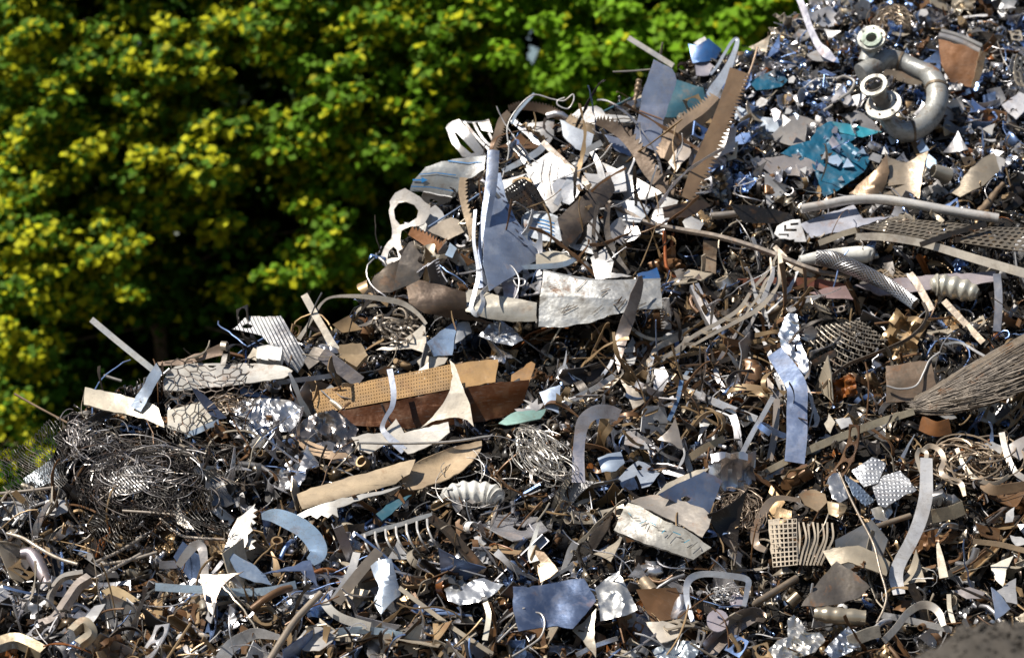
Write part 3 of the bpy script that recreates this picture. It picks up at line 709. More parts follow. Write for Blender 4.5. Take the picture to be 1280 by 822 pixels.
crumple('wrinkled_sheet', 'wrinkled pale blue white sheet below the cyan film at the top', 'sheet', [(921, 133), (932, 137), (950, 146), (981, 150), (972, 166), (950, 163), (918, 149)], (.72, .82, .95, .3), amp=.012, mat='clean', lm='wrinkled pale blue sheet')
crumple('plastic_film', 'cyan plastic film patch near the skyline', 'film', [(937, 102), (955, 92), (973, 87), (985, 100), (978, 108), (966, 111), (945, 113)], CY, amp=.015, mat='film', lm='cyan film near the skyline')
tube('rod', 'grey rod jutting left from the tall blue grey sheet', 'rod', [(766, 90), (790, 89), (814, 87)], 1.3, GR, gy=.5, lift=.15)
tube('rod', 'dark teal rod jutting up right of the white disc', 'rod', [(754, 140), (788, 123)], 1.8, TE, gy=.5, lift=.15)
tube('crushed_tube', 'crushed brown tube standing left of the tall blue grey sheet', 'tube', [(799, 100), (797, 112), (794, 124), (790, 140)], [4, 4.5, 3, 6], (.24, .17, .11, .4), gy=.4, lift=.12, hollow=1, rib=(.2, 2))
plate('sheet', 'long white sheet with a disc end along the skyline', 'sheet', [(715, 144), (724, 136), (733, 133), (745, 132), (752, 136), (757, 143), (794, 146), (790, 153), (760, 152), (745, 156), (728, 152)], W, gx=.2, gy=.8, lift=.12, mat='clean', lm='long white skyline sheet')
plate('sheet', 'beige sheet wedge between the crossing serrated strips', 'sheet', [(835, 203), (846, 186), (861, 172), (864, 190), (845, 215)], (.52, .46, .42, .4), gx=.2, gy=1., lift=.12)
plate('sheet', 'pointed white curved sheet sweeping under the serrated strips', 'sheet', [(752, 203), (766, 209), (795, 222), (828, 241), (807, 249), (784, 250), (766, 228)], W, gx=.3, gy=.6, lift=.2, mat='clean', bend=(60, .05), lm='pointed white curved sheet')
plate('sheet', 'white angular sheet beside the pointed white curved sheet', 'sheet', [(828, 243), (848, 251), (838, 270), (828, 293), (809, 284)], W, gx=.3, gy=.8, lift=.14, mat='clean', lm='white angular sheet')
plate('sheet', 'dark brown wedge sheet on the upper slope', 'sheet', [(828, 259), (848, 255), (866, 250), (878, 249), (889, 257), (858, 272), (830, 272)], (.10, .07, .055, .4), gx=-.3, gy=.3, lift=.2, lm='dark brown wedge sheet')
plate('sheet', 'small white quadrilateral sheet under the dark brown wedge', 'sheet', [(853, 277), (863, 269), (880, 279), (874, 291), (858, 289)], W, gy=1., lift=.18, mat='clean')
for i, (pth, lb) in enumerate([([(635, 178), (650, 190), (660, 205), (678, 219), (686, 232)], 'white strip running down beside the slanting brown bar'), ([(628, 214), (650, 203), (672, 190), (684, 178)], 'pale blue strip with a blue line in the upper tangle'),
        ([(740, 190), (748, 205), (752, 220), (755, 232)], 'white upright strip under the sandy serrated strip'), ([(640, 150), (655, 162), (665, 170), (674, 182)], 'blue white strip rising at the top of the tangle'),
        ([(718, 213), (728, 200), (736, 188), (752, 178)], 'white curved strip right of the broad white sheet'), ([(700, 205), (712, 222), (704, 240), (694, 256)], 'bright folded strip over the broad white sheet')]):
    ribbon('metal_strip', lb, 'strip', pth, [6, 8, 9, 8][:len(pth)] + [7] * (len(pth) - 4), (.74, .80, .90, .4) if i % 2 else W, gx=.2, gy=.8, lift=.24, mat='clean', n=5)
tube('bent_wire', 'thin pale wire looping against the trees above the tangle', 'wire', [(628, 222), (636, 190), (634, 160), (645, 138), (666, 119), (690, 124), (705, 126), (716, 118), (717, 126), (710, 136), (698, 132), (697, 126), (706, 122)], 1.0, W, gy=.3, lift=.25, lm='thin looping wire on the skyline')
ribbon('bent_strip', 'narrow white strip arching from the tangle towards the looping wire', 'strip', [(668, 117), (655, 131), (645, 143), (640, 155)], 4, (.6, .72, .85, .4), gy=.3, lift=.25, mat='clean')
for i, (pts, c, gx_, lb) in enumerate([([(652, 156), (680, 152), (693, 149), (692, 170), (680, 188), (668, 176)], W, .2, 'white rounded sheet behind the slanting brown bar'), ([(700, 150), (722, 160), (742, 168), (738, 190), (720, 186), (704, 170)], (.7, .76, .86, .4), .0, 'pale sheet behind the sandy serrated strip'),
        ([(620, 240), (632, 262), (628, 225), (640, 222), (668, 214), (655, 232), (630, 245)], W, .3, 'white torn sheet left of the black perforated sheet'), ([(725, 260), (745, 258), (750, 285), (742, 318), (728, 290)], W, .1, 'white tall sheet behind the dark loops'),
        ([(765, 250), (800, 252), (812, 262), (800, 278), (775, 275)], (.72, .76, .82, .4), .2, 'pale folded sheet over the dark loops'), ([(745, 350), (738, 322), (757, 308), (770, 318), (764, 340), (790, 345)], W, .3, 'white sheet at the foot of the dark loops'),
        ([(756, 168), (790, 178), (788, 196), (770, 188)], (.40, .46, .62, .7), -.4, 'blue shaded sheet left of the curved serrated strip'), ([(690, 230), (712, 214), (730, 234), (712, 256), (698, 250)], (.70, .72, .78, .5), .1, 'grey white sheet under the slanting brown bar')]):  # the blue shaded sheet has its shade in the base colour
    plate('sheet', lb, 'sheet', pts, c, gx=gx_, gy=.8, lift=.09 + .015 * i, mat='clean', bend=(40 * i, .03))
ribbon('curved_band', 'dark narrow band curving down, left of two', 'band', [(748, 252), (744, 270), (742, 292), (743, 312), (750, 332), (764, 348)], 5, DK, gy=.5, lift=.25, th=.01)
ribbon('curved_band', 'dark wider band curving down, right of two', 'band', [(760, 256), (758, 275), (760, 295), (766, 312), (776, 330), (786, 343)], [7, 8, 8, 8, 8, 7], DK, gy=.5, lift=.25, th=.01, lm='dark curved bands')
tube('long_rail', 'long thin brown grey rail running down right across the upper heap', 'rail', [(758, 251), (785, 266), (810, 279), (850, 287), (899, 296), (955, 313), (1010, 335), (1042, 343), (1062, 345)], [3.5, 4, 4, 4, 4.2, 4.2, 4, 3.5, 3], (.42, .36, .31, .65), gy=.7, lift=.16, seg=6, lm='long thin rail')
for k in range(2): tube('copper_tube', ['copper tube bent in a narrow U in the dark hollow', 'second copper tube hanging beside the U shaped one'][k], 'tube', [[(830, 289), (831, 310), (833, 333), (840, 344), (848, 345)], [(841, 292), (839, 310), (838, 330)]][k], 2.4, CO, gy=.3, lift=.22, lm=['copper tube', None][k])
plate('wood_plank', 'short brown wooden upright in the dark hollow under the long rail', 'plank', [(879, 300), (897, 301), (894, 344), (880, 340)], (.26, .19, .13, 0), gy=.2, lift=.1, mat='rusty', th=.02, lm='wooden upright in the hollow')
tube('rod', 'pale tube end under the long rail beside the white slats', 'tube', [(889, 270), (912, 268), (928, 266)], 5, (.48, .43, .38, .7), gy=.8, lift=.15, hollow=1)
# box panel
bx = plate('front_panel', '', '', [(679, 339), (695, 342), (730, 350), (760, 351), (790, 351), (825, 350), (828, 386), (800, 386), (760, 394), (735, 404), (700, 409), (673, 408), (675, 370)], (.42, .43, .44, .6), gx=.1, gy=.5, lift=.2, mat='scuffed', bend=(0, .03), th=.008)
rs_ = random.Random(2)
SCR = []
for k in range(16):
    x_, y_ = rs_.uniform(682, 800), rs_.uniform(358, 395); SCR.append(([(x_, y_), (x_ + rs_.uniform(4, 22), y_ - rs_.uniform(-3, 14))], rs_.uniform(.5, 1.3), (.14, .11, .08, .2)))
for q_ in SCR: mark(bx, 'scratch', *q_)
b2 = plate('inner_face', '', '', [(797, 342), (821, 334), (826, 350), (801, 352)], NV, gx=-.4, gy=.9, lift=.19, mat='film', dent=.003)
b3 = ribbon('rolled_rim', '', '', [(679, 338), (700, 343), (735, 349), (765, 351), (800, 350), (826, 349)], 3, (.75, .75, .75, .6), gx=.1, gy=.6, lift=.24, th=.01)
comp('dented_box', 'large scuffed silver box panel with a blue inside, in the middle of the heap', 'box', [bx, b2, b3], lm='scuffed silver box panel')
plate('metal_blade_sheet' if 0 else 'pointed_sheet', 'long pointed brown grey blade standing in front of the scuffed box panel', 'blade', [(797, 346), (802, 344), (804, 353), (800, 375), (791, 405), (780, 440), (773, 467), (769, 452), (767, 430), (774, 405), (784, 380), (791, 360)], (.33, .28, .26, .6), gx=-.2, gy=.3, lift=.26, bend=(0, .02), lm='pointed brown blade')
plate('curved_sheet', 'dark curved sheet standing at the left end of the upper mass', 'sheet', [(456, 370), (468, 345), (486, 330), (505, 322), (493, 364), (474, 366)], (.15, .125, .105, .6), gx=.2, gy=.3, lift=.14, bend=(0, .04), lm='dark curved sheet at the left')
plate('curved_sheet', 'dark sheet with a bright edge rising behind the rusty serrated strip', 'sheet', [(491, 364), (498, 330), (511, 303), (538, 299), (536, 330), (522, 352)], (.16, .14, .125, .6), gx=.1, gy=.3, lift=.1)
plate('curved_sheet', 'long dark brown trough sheet under the tall folded strip', 'sheet', [(508, 358), (524, 350), (552, 356), (582, 365), (584, 393), (619, 404), (597, 402), (560, 397), (529, 391), (511, 378)], (.14, .10, .075, .55), gx=0, gy=.2, lift=.2, bend=(90, .05), lm='long dark brown trough')
plate('sheet', 'long pale beige sheet left of the scuffed box panel', 'sheet', [(582, 361), (600, 362), (619, 368), (645, 373), (671, 378), (671, 401), (639, 402), (610, 398), (590, 391), (582, 389)], (.66, .62, .54, .5), gx=.1, gy=.7, lift=.16, bend=(90, .02), lm='long pale beige sheet')
plate('hooked_strip', 'lilac grey strip bent down over the long pale beige sheet', 'strip', [(626, 352), (638, 346), (645, 352), (651, 390), (640, 385), (634, 382)], LI, gx=-.1, gy=.5, lift=.24, mat='clean')
plate('sheet', 'pale tan sheet point above the scuffed box panel', 'sheet', [(670, 318), (692, 314), (711, 319), (722, 329), (700, 332), (670, 331)], (.6, .55, .46, .4), gy=.9, lift=.16)
ribbon('bent_strip', 'blue rimmed strip arching left above the scuffed box panel', 'strip', [(622, 350), (636, 340), (655, 334), (680, 333), (705, 330), (722, 322)], [4, 5, 6, 7, 7, 5], (.6, .72, .88, .6), gy=.9, lift=.2, mat='clean')
tube('wire_loop', 'small coiled wire loop left of the scuffed box panel', 'wire', [(634, 352), (645, 348), (656, 350), (655, 356), (646, 357), (640, 346), (634, 336), (638, 332), (644, 338), (649, 350), (646, 368), (636, 382)], 1.2, ST, gy=.6, lift=.28)
plate('sheet_scrap', 'small light blue folded square below the tangle at its left', 'sheet', [(556, 319), (562, 304), (571, 311), (565, 323)], (.55, .72, .92, .4), gx=-.2, gy=.6, lift=.24, mat='clean', lm='small light blue square')
plate('sheet', 'tan sheet wedge above the small light blue square', 'sheet', [(535, 288), (560, 270), (574, 275), (580, 290), (560, 300)], (.55, .47, .38, .4), gy=.9, lift=.15)
tube('rod', 'thin blue rod slanting over the left end of the tangle', 'rod', [(535, 284), (570, 262), (603, 240)], 1.3, (.2, .3, .5, .4), gy=.6, lift=.26)
ribbon('metal_strip', 'dark narrow channel strip across the left end of the tangle', 'strip', [(500, 318), (530, 300), (570, 280)], 10, (.2, .18, .17, .6), gy=.7, lift=.16)

# ------------------------------------------------------------------ top right
# bent pipes with flanges
PP = Plane([(1140, 164), (1124, 163), (1158, 152), (1170, 132), (1171, 110), (1162, 94), (1145, 86), (1108, 74), (1076, 92), (1090, 50)], 0, .9, lift=.14)
def disc(name, px, py, d, R, r_in, th, nrm, col, bolts=6):
    bm = bmesh.new(); n = nrm.normalized(); a = n.cross(Vector((0, 0, 1))).normalized(); b = n.cross(a); c = PP.pt(px, py, d); seg = 24
    def ring(r, h): return [bm.verts.new(c + (a * math.cos(2 * PI * k / seg) + b * math.sin(2 * PI * k / seg)) * r + n * h) for k in range(seg)]
    A, B, C_, D_ = ring(R, 0), ring(R, th), ring(r_in, th), ring(r_in, 0)
    for X, Y in ((A, B), (B, C_), (C_, D_), (D_, A)):
        for k in range(seg): bm.faces.new((X[k], X[(k + 1) % seg], Y[(k + 1) % seg], Y[k]))
    o = finish(bm, name, 'scuffed', PP.o, col, ang=30)
    if bolts:
        bh = bmesh.new()
        for k in range(bolts):
            t = 2 * PI * k / bolts + .4; m = c + (a * math.cos(t) + b * math.sin(t)) * (R * .5 + r_in * .5) + n * (th - .002)
            tube_bm(bh, [m, m + n * .006], .0085, 8)
        h = finish(bh, 'bolt_holes', 'rusty', PP.o, (.03, .025, .02, 0)); sub(o, h, 'bolt_hole_ring')
    return o
PC = (.46, .47, .46, .5)
nf = Vector((-.25, -.86, .5))
body = tube('pipe_body', '', '', [(1105, 135, .16), (1112, 152, .10), (1124, 163, .05), (1140, 164, .02), (1158, 152, 0), (1170, 132, 0), (1171, 110, 0), (1162, 94, -.02), (1145, 86, -.05), (1125, 76, -.05), (1108, 74, -.03), (1090, 84, -.02), (1076, 92, -.02)], [11, 12, 13, 14.5, 15, 15, 15, 14, 13, 12.5, 13, 13.5, 14], PC, pl=PP, mat='scuffed', seg=20, n=6)
seams = [tube('weld_seam', '', '', [(a, b, d), (a + e, b + f, d)], r_, (.22, .17, .12, .5), pl=PP, mat='scuffed', seg=20, n=1) for a, b, d, e, f, r_ in ((1139, 164, .02, 3, -.4, 15.6), (1171, 112, 0, 0, -3, 16.2), (1127, 77, -.05, -3, -1, 13.6))]
neck = tube('neck', '', '', [(1107, 138, .14), (1101, 124, .24), (1094, 108, .34)], [11, 11, 12], (.42, .40, .36, .5), pl=PP, mat='scuffed', seg=20, hollow=1.5, n=4)
lipr = disc('mouth_ring', 1093, 108, .345, .088, .062, .018, Vector((-.35, -.75, .6)), (.62, .62, .57, .4), 0)
fl2 = disc('flange', 1105, 133, .22, .116, .052, .02, Vector((-.30, -.75, .6)), (.62, .62, .58, .3))
comp('bent_pipe', 'thick grey bent pipe with an open mouth and a bolted flange at the top right', 'pipe', [body, neck, lipr, fl2] + seams, ['pipe_body', 'neck', 'mouth_ring', 'flange'] + ['weld_seam'] * 3, lm='thick bent pipe')
f3 = disc('flange', 1090, 50, .12, .092, .045, .03, nf, (.62, .64, .60, .3))
f4 = disc('gasket', 1090, 50, .14, .066, .036, .03, nf, (.50, .62, .52, .1), 0)
nk = tube('neck', '', '', [(1090, 50, .15), (1088, 62, .04), (1083, 78, -.02)], [10, 11, 12], PC, pl=PP, mat='scuffed', seg=16, hollow=1.5, n=4)
comp('flanged_pipe_end', 'round grey bolted flange with a green ring above the thick bent pipe', 'flange', [f3, f4, nk], ['flange', 'gasket', 'neck'], lm='round bolted flange')
ribbon('collar_strip', 'brown leather like strip inside the curve of the thick bent pipe', 'strip', [(1105, 90), (1130, 97), (1152, 104)], [9, 14, 10], (.28, .23, .18, .3), gy=1, lift=.05)
tube('cable', 'pale cable loops left of the open pipe mouth', 'cable', [(1045, 100), (1055, 96), (1068, 102), (1062, 115), (1052, 122), (1040, 132), (1030, 138)], 2, (.55, .52, .48, .4), gy=1, lift=.2)
ribbon('metal_strip', 'long bright bent strip slanting down from the top edge', 'strip', [(992, -16), (1003, 8), (1012, 34), (1022, 55), (1032, 66), (1044, 76)], [9, 9, 9, 10, 14, 6], (.66, .66, .76, .75), gx=.1, gy=.6, lift=.25, mat='clean', lm='bright strip at the top edge')
bb = plate('front_face', '', '', [(1173, 50), (1200, 56), (1224, 66), (1220, 90), (1214, 110), (1200, 106), (1188, 103), (1176, 80)], (.25, .13, .07, .3), gx=.1, gy=.4, lift=.2, mat='rusty', bend=(0, -.02), th=.01)
br = tube('rolled_rim', '', '', [(1173, 45), (1198, 52), (1224, 65)], 5.5, (.70, .66, .64, .7), gy=.4, lift=.22, seg=10)
br2 = tube('rolled_rim', '', '', [(1176, 39), (1200, 46), (1227, 58)], 4, (.6, .58, .56, .7), gy=.4, lift=.17, seg=10)
bs = plate('side_face', '', '', [(1225, 63), (1234, 66), (1227, 92), (1217, 111), (1214, 108)], (.35, .27, .18, .3), gx=-.7, gy=.4, lift=.2, mat='rusty')
comp('crushed_can', 'crushed brown metal box with a bright rolled rim near the right edge', 'box', [bb, br, br2, bs], lm='crushed brown box')
d0 = Plane([(1154, 18)], .1, .9, lift=.15)
bm = bmesh.new(); n_ = Vector((-.1, -.8, .6)).normalized(); tube_bm(bm, [Vector((0, 0, 0)), n_ * .015], [.034, .034], 20); meta(finish(bm, 'metal_disc', 'clean', d0.o, W), 'white round disc near the top edge right of the bolted flange', 'disc'); LAND.append((1154, 18, 'white round disc'))
FPL = Plane([(1013, 176), (1022, 160), (1037, 152), (1060, 155), (1080, 166), (1062, 178), (1088, 198), (1080, 215), (1062, 228), (1045, 240), (1030, 246), (1022, 225), (1014, 205), (976, 192), (990, 182)], 0, 1.1, .09)
crumple('plastic_film', 'large cyan plastic film patch left of the thick bent pipe', 'film', [(1013, 176), (1022, 160), (1037, 152), (1060, 155), (1080, 166), (1062, 178), (1088, 198), (1080, 215), (1062, 228), (1045, 240), (1030, 246), (1022, 225), (1014, 205), (976, 192), (990, 182)], CY, amp=.02, mat='film', gy=1.1, lift=.09, lm='large cyan film')
crumple('plastic_film', 'narrow cyan film tongue just left of the thick bent pipe', 'film', [(1040, 152), (1070, 157), (1102, 165), (1078, 172), (1050, 166)], (.03, .27, .38, 0), amp=.01, mat='film', lift=.12)
plate('sheet', 'grey diamond shaped sheet left of the large cyan film', 'sheet', [(960, 174), (991, 143), (1010, 148), (1037, 158), (1020, 175), (1001, 186), (985, 182)], (.42, .40, .39, .5), gy=1.2, lift=.1, mat='clean', lm='grey diamond shaped sheet')
plate('sheet', 'grey flat sheet below the grey diamond shaped sheet', 'sheet', [(941, 200), (999, 193), (1030, 210), (1006, 221), (968, 221)], (.36, .34, .35, .5), gy=1.2, lift=.12, mat='clean', lm='grey flat sheet')
plate('sheet', 'grey triangle sheet between the cyan film and the bent pipe', 'sheet', [(1049, 143), (1075, 137), (1090, 150), (1102, 165), (1068, 156)], (.42, .41, .42, .5), gy=1.2, lift=.08, mat='clean')
bm = bmesh.new(); cp_ = Plane([(988, 205)], 0, 1, lift=.16); tube_bm(bm, [Vector((0, 0, 0)), Vector((0, 0, .05))], .028, 16, False, .004); meta(finish(bm, 'pipe_piece', 'clean', cp_.o, (.5, .47, .4, .8)), 'short open metal cup standing on the grey flat sheet', 'cup')
tube('main_pipe', 'long silver pipe with a slight bend lying across the right of the heap', 'pipe', [(1001, 261), (1030, 256), (1062, 250), (1098, 249), (1130, 253), (1190, 264), (1248, 273)], [6, 6, 6.3, 6.3, 6.3, 6.5, 6.5], (.72, .70, .68, .3), gy=.7, lift=.26, hollow=1.2, seg=18, mat='clean', lm='long silver bent pipe')
plate('sheet', 'pale blue grey sheet under the long silver pipe', 'sheet', [(1000, 280), (1030, 268), (1067, 256), (1079, 273), (1113, 270), (1085, 280), (1060, 287), (1014, 297)], (.60, .62, .72, .4), gx=.1, gy=1.1, lift=.12, mat='clean', lm='pale sheet under the silver pipe')
plate('cut_plate', 'white plate with L shaped cutouts left of the long silver pipe', 'plate', [(968, 292), (971, 283), (979, 278), (990, 275), (1000, 274), (1004, 288), (1008, 302), (993, 302), (993, 299), (975, 298)], (.74, .74, .76, .2), gx=.2, gy=.8, lift=.22, mat='clean',
      holes=[[(980, 281), (983, 281), (983, 286), (996, 286), (996, 289), (980, 289)], [(988, 279), (998, 278), (998, 281), (988, 282)], [(973, 292), (986, 292), (986, 296), (984, 296), (984, 294), (973, 294)]], grid=20, lm='white plate with L cutouts')
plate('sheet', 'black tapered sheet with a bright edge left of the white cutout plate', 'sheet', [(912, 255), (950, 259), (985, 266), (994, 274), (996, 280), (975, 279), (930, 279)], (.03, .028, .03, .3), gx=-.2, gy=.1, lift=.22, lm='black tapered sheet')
ribbon('box_bar', 'long pale bar with a broad face running to the right edge', 'bar', [(1070, 296), (1100, 296), (1132, 300), (1164, 307), (1220, 324), (1295, 346)], [9, 10, 10, 10, 11, 12], (.58, .53, .46, .1), gx=.1, gy=.8, lift=.2, mat='clean', th=.03, lm='long pale bar')
perf('perforated_tray', 'punched metal tray under the silver pipe, left of two', 'tray', [(1120, 273), (1214, 281), (1166, 300), (1074, 285)], 12, 5, (.27, .235, .19, .6), lift=.08, gy=1.25, hole=.34, lm='left punched tray')
perf('perforated_tray', 'punched metal tray at the right edge, right of two', 'tray', [(1236, 284), (1310, 286), (1300, 318), (1190, 302)], 11, 6, (.27, .235, .19, .6), lift=.08, gy=1.25, hole=.34, lm='right punched tray')
ribbon('flat_bar', 'dark bar crossing between the two punched trays', 'bar', [(1150, 306), (1190, 292), (1232, 280)], 7, DK, gy=1.1, lift=.15, th=.015)
plate('arched_sheet', 'brown concave sheet wing left of the tan arched sheet', 'sheet', [(1061, 242), (1078, 226), (1095, 212), (1108, 194), (1112, 215), (1103, 240), (1080, 245)], (.26, .18, .12, .5), gx=.5, gy=.6, lift=.15, bend=(45, .05))
plate('arched_sheet', 'tan arched sheet with pointed corners above the long silver pipe', 'sheet', [(1106, 190), (1112, 198), (1125, 203), (1136, 203), (1160, 189), (1154, 215), (1149, 249), (1125, 246), (1103, 243), (1131, 231), (1110, 233), (1112, 215)], (.48, .40, .31, .5), gx=.1, gy=.7, lift=.2, bend=(45, -.04), lm='tan arched sheet')
plate('sheet', 'tan flat sheet right of the tan arched sheet', 'sheet', [(1190, 241), (1202, 225), (1213, 210), (1228, 198), (1243, 190), (1250, 213), (1230, 231), (1200, 246)], (.44, .38, .30, .5), gx=.2, gy=.9, lift=.12, bend=(20, .03), lm='tan flat sheet')
tube('pipe_piece', 'short grey pipe open to the right beside the tan arched sheet', 'pipe', [(1166, 213), (1175, 216), (1186, 220)], [9, 10, 11], (.45, .42, .36, .5), gx=-.8, gy=.9, lift=.16, hollow=1.5, seg=16, lm='short open grey pipe')
tube('pipe_piece', 'brown spigot pipe above the right end of the long silver pipe', 'pipe', [(1224, 266), (1236, 253), (1245, 240), (1254, 230)], [5.5, 5.5, 4, 3.5], (.30, .22, .15, .4), gy=1, lift=.16, rib=(.12, 1.5))
# braided hose
hp = Plane([(1020, 322), (1042, 325), (1064, 334), (1088, 345), (1113, 358), (1144, 380)], 0, .9, lift=.32)
LINES.append(([(1020, 322), (1064, 334), (1144, 380)], 10)); LINES.append(([(1080, 85), (1130, 85), (1165, 105), (1160, 150), (1120, 160), (1095, 110)], 22)); LINES.append(([(1089, 48), (1091, 52)], 16)); cen = catmull([(1020, 322, 9), (1042, 325, 11), (1064, 334, 10), (1088, 345, 9), (1113, 358, 8), (1144, 380, 7)], 8)
cp3 = [hp.pt(a, b, 0) for a, b, _ in cen]; frames = []
up = Vector((0, -1, 0))
for i, p in enumerate(cp3):
    t = (cp3[min(i + 1, len(cp3) - 1)] - cp3[max(i - 1, 0)]).normalized(); s_ = t.cross(up).normalized(); frames.append((p, s_, s_.cross(t), cen[i][2] / PXM))
strands = []
for k in range(14):
    for sgn in (1, -1):
        strands.append([f[0] + hp.o + (f[1] * math.cos(2 * PI * k / 14 + sgn * i * .28) + f[2] * math.sin(2 * PI * k / 14 + sgn * i * .28)) * f[3] for i, f in enumerate(frames)])
hb = wires('braid', '', '', strands, .0036, ST, 'shiny')
hc = tube('core', '', '', [(a, b, 0) for a, b, _ in cen[::8]], [(c - 1.4) for _, _, c in cen[::8]], (.16, .13, .10, .3), pl=hp, n=6, seg=12)
comp('braided_hose', 'silver braided metal hose slanting down right under the long pale bar', 'hose', [hc, hb], ['core', 'braid'], lm='silver braided hose')
ribbon('cable', 'tan flat cable looping at the left of the braided hose', 'cable', [(968, 308), (980, 320), (990, 332), (1010, 342), (1030, 350), (1048, 352)], 6, (.5, .42, .34, .3), gy=.9, lift=.16)
tube('white_bottle', 'crushed white plastic canister behind the braided hose', 'canister', [(1000, 326), (1030, 322), (1060, 319), (1084, 318), (1091, 320)], [7, 10, 11, 11, 7], LP, gy=1, lift=.1, mat='clean', seg=14, lm='crushed white canister')
ribbon('beam', 'long dull red beam under the braided hose', 'beam', [(922, 352), (970, 352), (1020, 354), (1064, 362)], [8, 11, 12, 10], RED, gy=.8, lift=.02, mat='rusty', th=.03, lm='dull red beam')
plate('sheet', 'pinkish grey sheet on the dull red beam', 'sheet', [(1011, 366), (1030, 360), (1057, 357), (1067, 374), (1040, 373)], (.36, .25, .25, .4), gy=1.1, lift=.16)
plate('sheet', 'long lilac grey sheet between the hose and the silver bottle', 'sheet', [(1068, 357), (1125, 348), (1190, 343), (1244, 340), (1246, 352), (1170, 362), (1100, 370)], (.42, .38, .42, .5), gy=1.1, lift=-.08)
perf('punched_plate', 'brown plate with oval holes under the braided hose', 'plate', [(1086, 330), (1120, 336), (1140, 350), (1098, 352)], 6, 3, (.34, .26, .18, .5), lift=.1, hole=.38)
tube('crushed_bottle', 'ribbed silver crushed bottle right of the braided hose', 'bottle', [(1164, 357), (1170, 356), (1180, 357), (1195, 360), (1210, 364), (1222, 368)], [6, 13, 14, 14, 13, 8], (.66, .64, .56, .5), gy=1, lift=.36, mat='shiny', seg=16, rib=(.10, .9), n=8, lm='ribbed silver bottle')
ribbon('metal_strip', 'upright bluish strip right of the ribbed silver bottle', 'strip', [(1246, 342), (1248, 365), (1248, 390), (1246, 414)], 10, (.42, .44, .50, .7), gy=.6, lift=.24, lm='upright bluish strip')
ribbon('metal_strip', 'tan strip leaning left of the ribbed silver bottle', 'strip', [(1137, 342), (1146, 354), (1155, 370), (1165, 388)], 9, (.5, .42, .35, .5), gy=.7, lift=.24)
ribbon('metal_strip', 'brown strip slanting down below the ribbed silver bottle', 'strip', [(1180, 376), (1195, 392), (1212, 410), (1229, 428)], 8, (.36, .30, .24, .5), gy=.7, lift=.24)
for i, (pts, c, lb) in enumerate([([(1108, 30), (1120, 20), (1130, 34), (1118, 40)], W, 'small bright chip right of the bolted flange'), ([(1008, 70), (1030, 60), (1035, 78), (1015, 76)], W, 'bright white chip at the foot of the bright top strip'), ([(1228, 162), (1244, 155), (1240, 170)], W, 'white pointed chip right of the thick bent pipe'),
        ([(1022, 108), (1032, 99), (1039, 111)], LB, 'light blue triangular chip left of the thick bent pipe'), ([(1146, 185), (1153, 173), (1162, 188), (1150, 192)], LB, 'light blue leaf chip under the thick bent pipe'), ([(1252, 132), (1275, 116), (1295, 128), (1270, 150)], (.55, .56, .62, .5), 'grey square sheet at the right edge'),
        ([(1158, 190), (1170, 200), (1172, 214), (1156, 208)], LB, 'blue square chip beside the tan arched sheet')]):
    plate('sheet_chip', lb, 'chip', pts, c, gx=.1 * i - .2, gy=1, lift=.15, mat='clean', dent=.004)

rf = random.Random(17)
for k in range(30):
    cx_, cy_ = rf.choice([(1040, 200, 45, 30), (958, 100, 25, 10), (1075, 180, 30, 15), (1010, 120, 45, 40)])[:2]; x_, y_ = cx_ + rf.uniform(-45, 45), cy_ + rf.uniform(-32, 32); r_ = rf.uniform(3, 10); a_ = rf.uniform(0, 6)
    if y_ < sil(x_): continue
    plate('sheet_chip', 'small bright pointed chip strewn on and beside the cyan film', 'chip', [(x_ + r_ * math.cos(a_ + t) * rf.uniform(.6, 1.2), y_ + r_ * math.sin(a_ + t) * rf.uniform(.6, 1.2)) for t in rf.choice([(0, 2.1, 4.2), (0, 1.2, 3.1, 4.4), (0, .8, 2.6, 3.6, 5)])], rf.choice([W, W, LB, (.7, .72, .8, .6), LI]), gx=rf.uniform(-.6, .6), gy=rf.uniform(.3, 1.4), lift=.17, mat='clean', dent=.002, rag=0, y=min(S(x_, y_, True) - .06, FPL.y - 1.1 * (y_ - FPL.ay) / PXM - .035) if 970 < x_ < 1092 and y_ > 150 else None, group='bright chips by the cyan film')
# ------------------------------------------------------------------ right middle
net('chain_of_links' if 0 else 'woven_grille', 'punched square lattice sheet curving along the tray at right', 'grille', [(1008, 410), (1075, 400), (1110, 425), (1028, 482)], 11, 10, .004, (.30, .27, .23, .6), lift=.1, wave=.02, lm='square lattice sheet')
ribbon('tray_rim', 'long thin dark rim strip curving round the square lattice sheet', 'strip', [(1028, 484), (1040, 470), (1060, 455), (1085, 445), (1110, 435), (1135, 423), (1152, 408), (1159, 392), (1154, 378)], 4, (.30, .25, .2, .6), gy=1, lift=.2, tilt=40)
bx1 = plate('front_face', '', '', [(1107, 457), (1135, 453), (1164, 450), (1170, 480), (1167, 501), (1135, 501), (1108, 503)], (.24, .17, .12, .3), gy=.4, lift=.14, mat='scuffed', th=.01)
bx2 = plate('glass_window', '', '', [(1130, 466), (1140, 463), (1157, 472), (1145, 478), (1129, 476)], (.15, .17, .16, .6), gy=.4, lift=.2, mat='clean', dent=0)
bx3 = tube('corner_seam', '', '', [(1119, 456), (1120, 480), (1120, 503)], 1.2, (.40, .32, .24, .5), gy=.4, lift=.19)
comp('metal_box', 'brown grimy metal box with a glazed opening right of centre', 'box', [bx1, bx2, bx3], lm='grimy brown box')
tube('cable', 'white cable hanging over the grimy brown box', 'cable', [(1108, 482), (1125, 486), (1145, 482), (1155, 465), (1162, 450), (1175, 440)], 1.3, W, gy=.6, lift=.28)
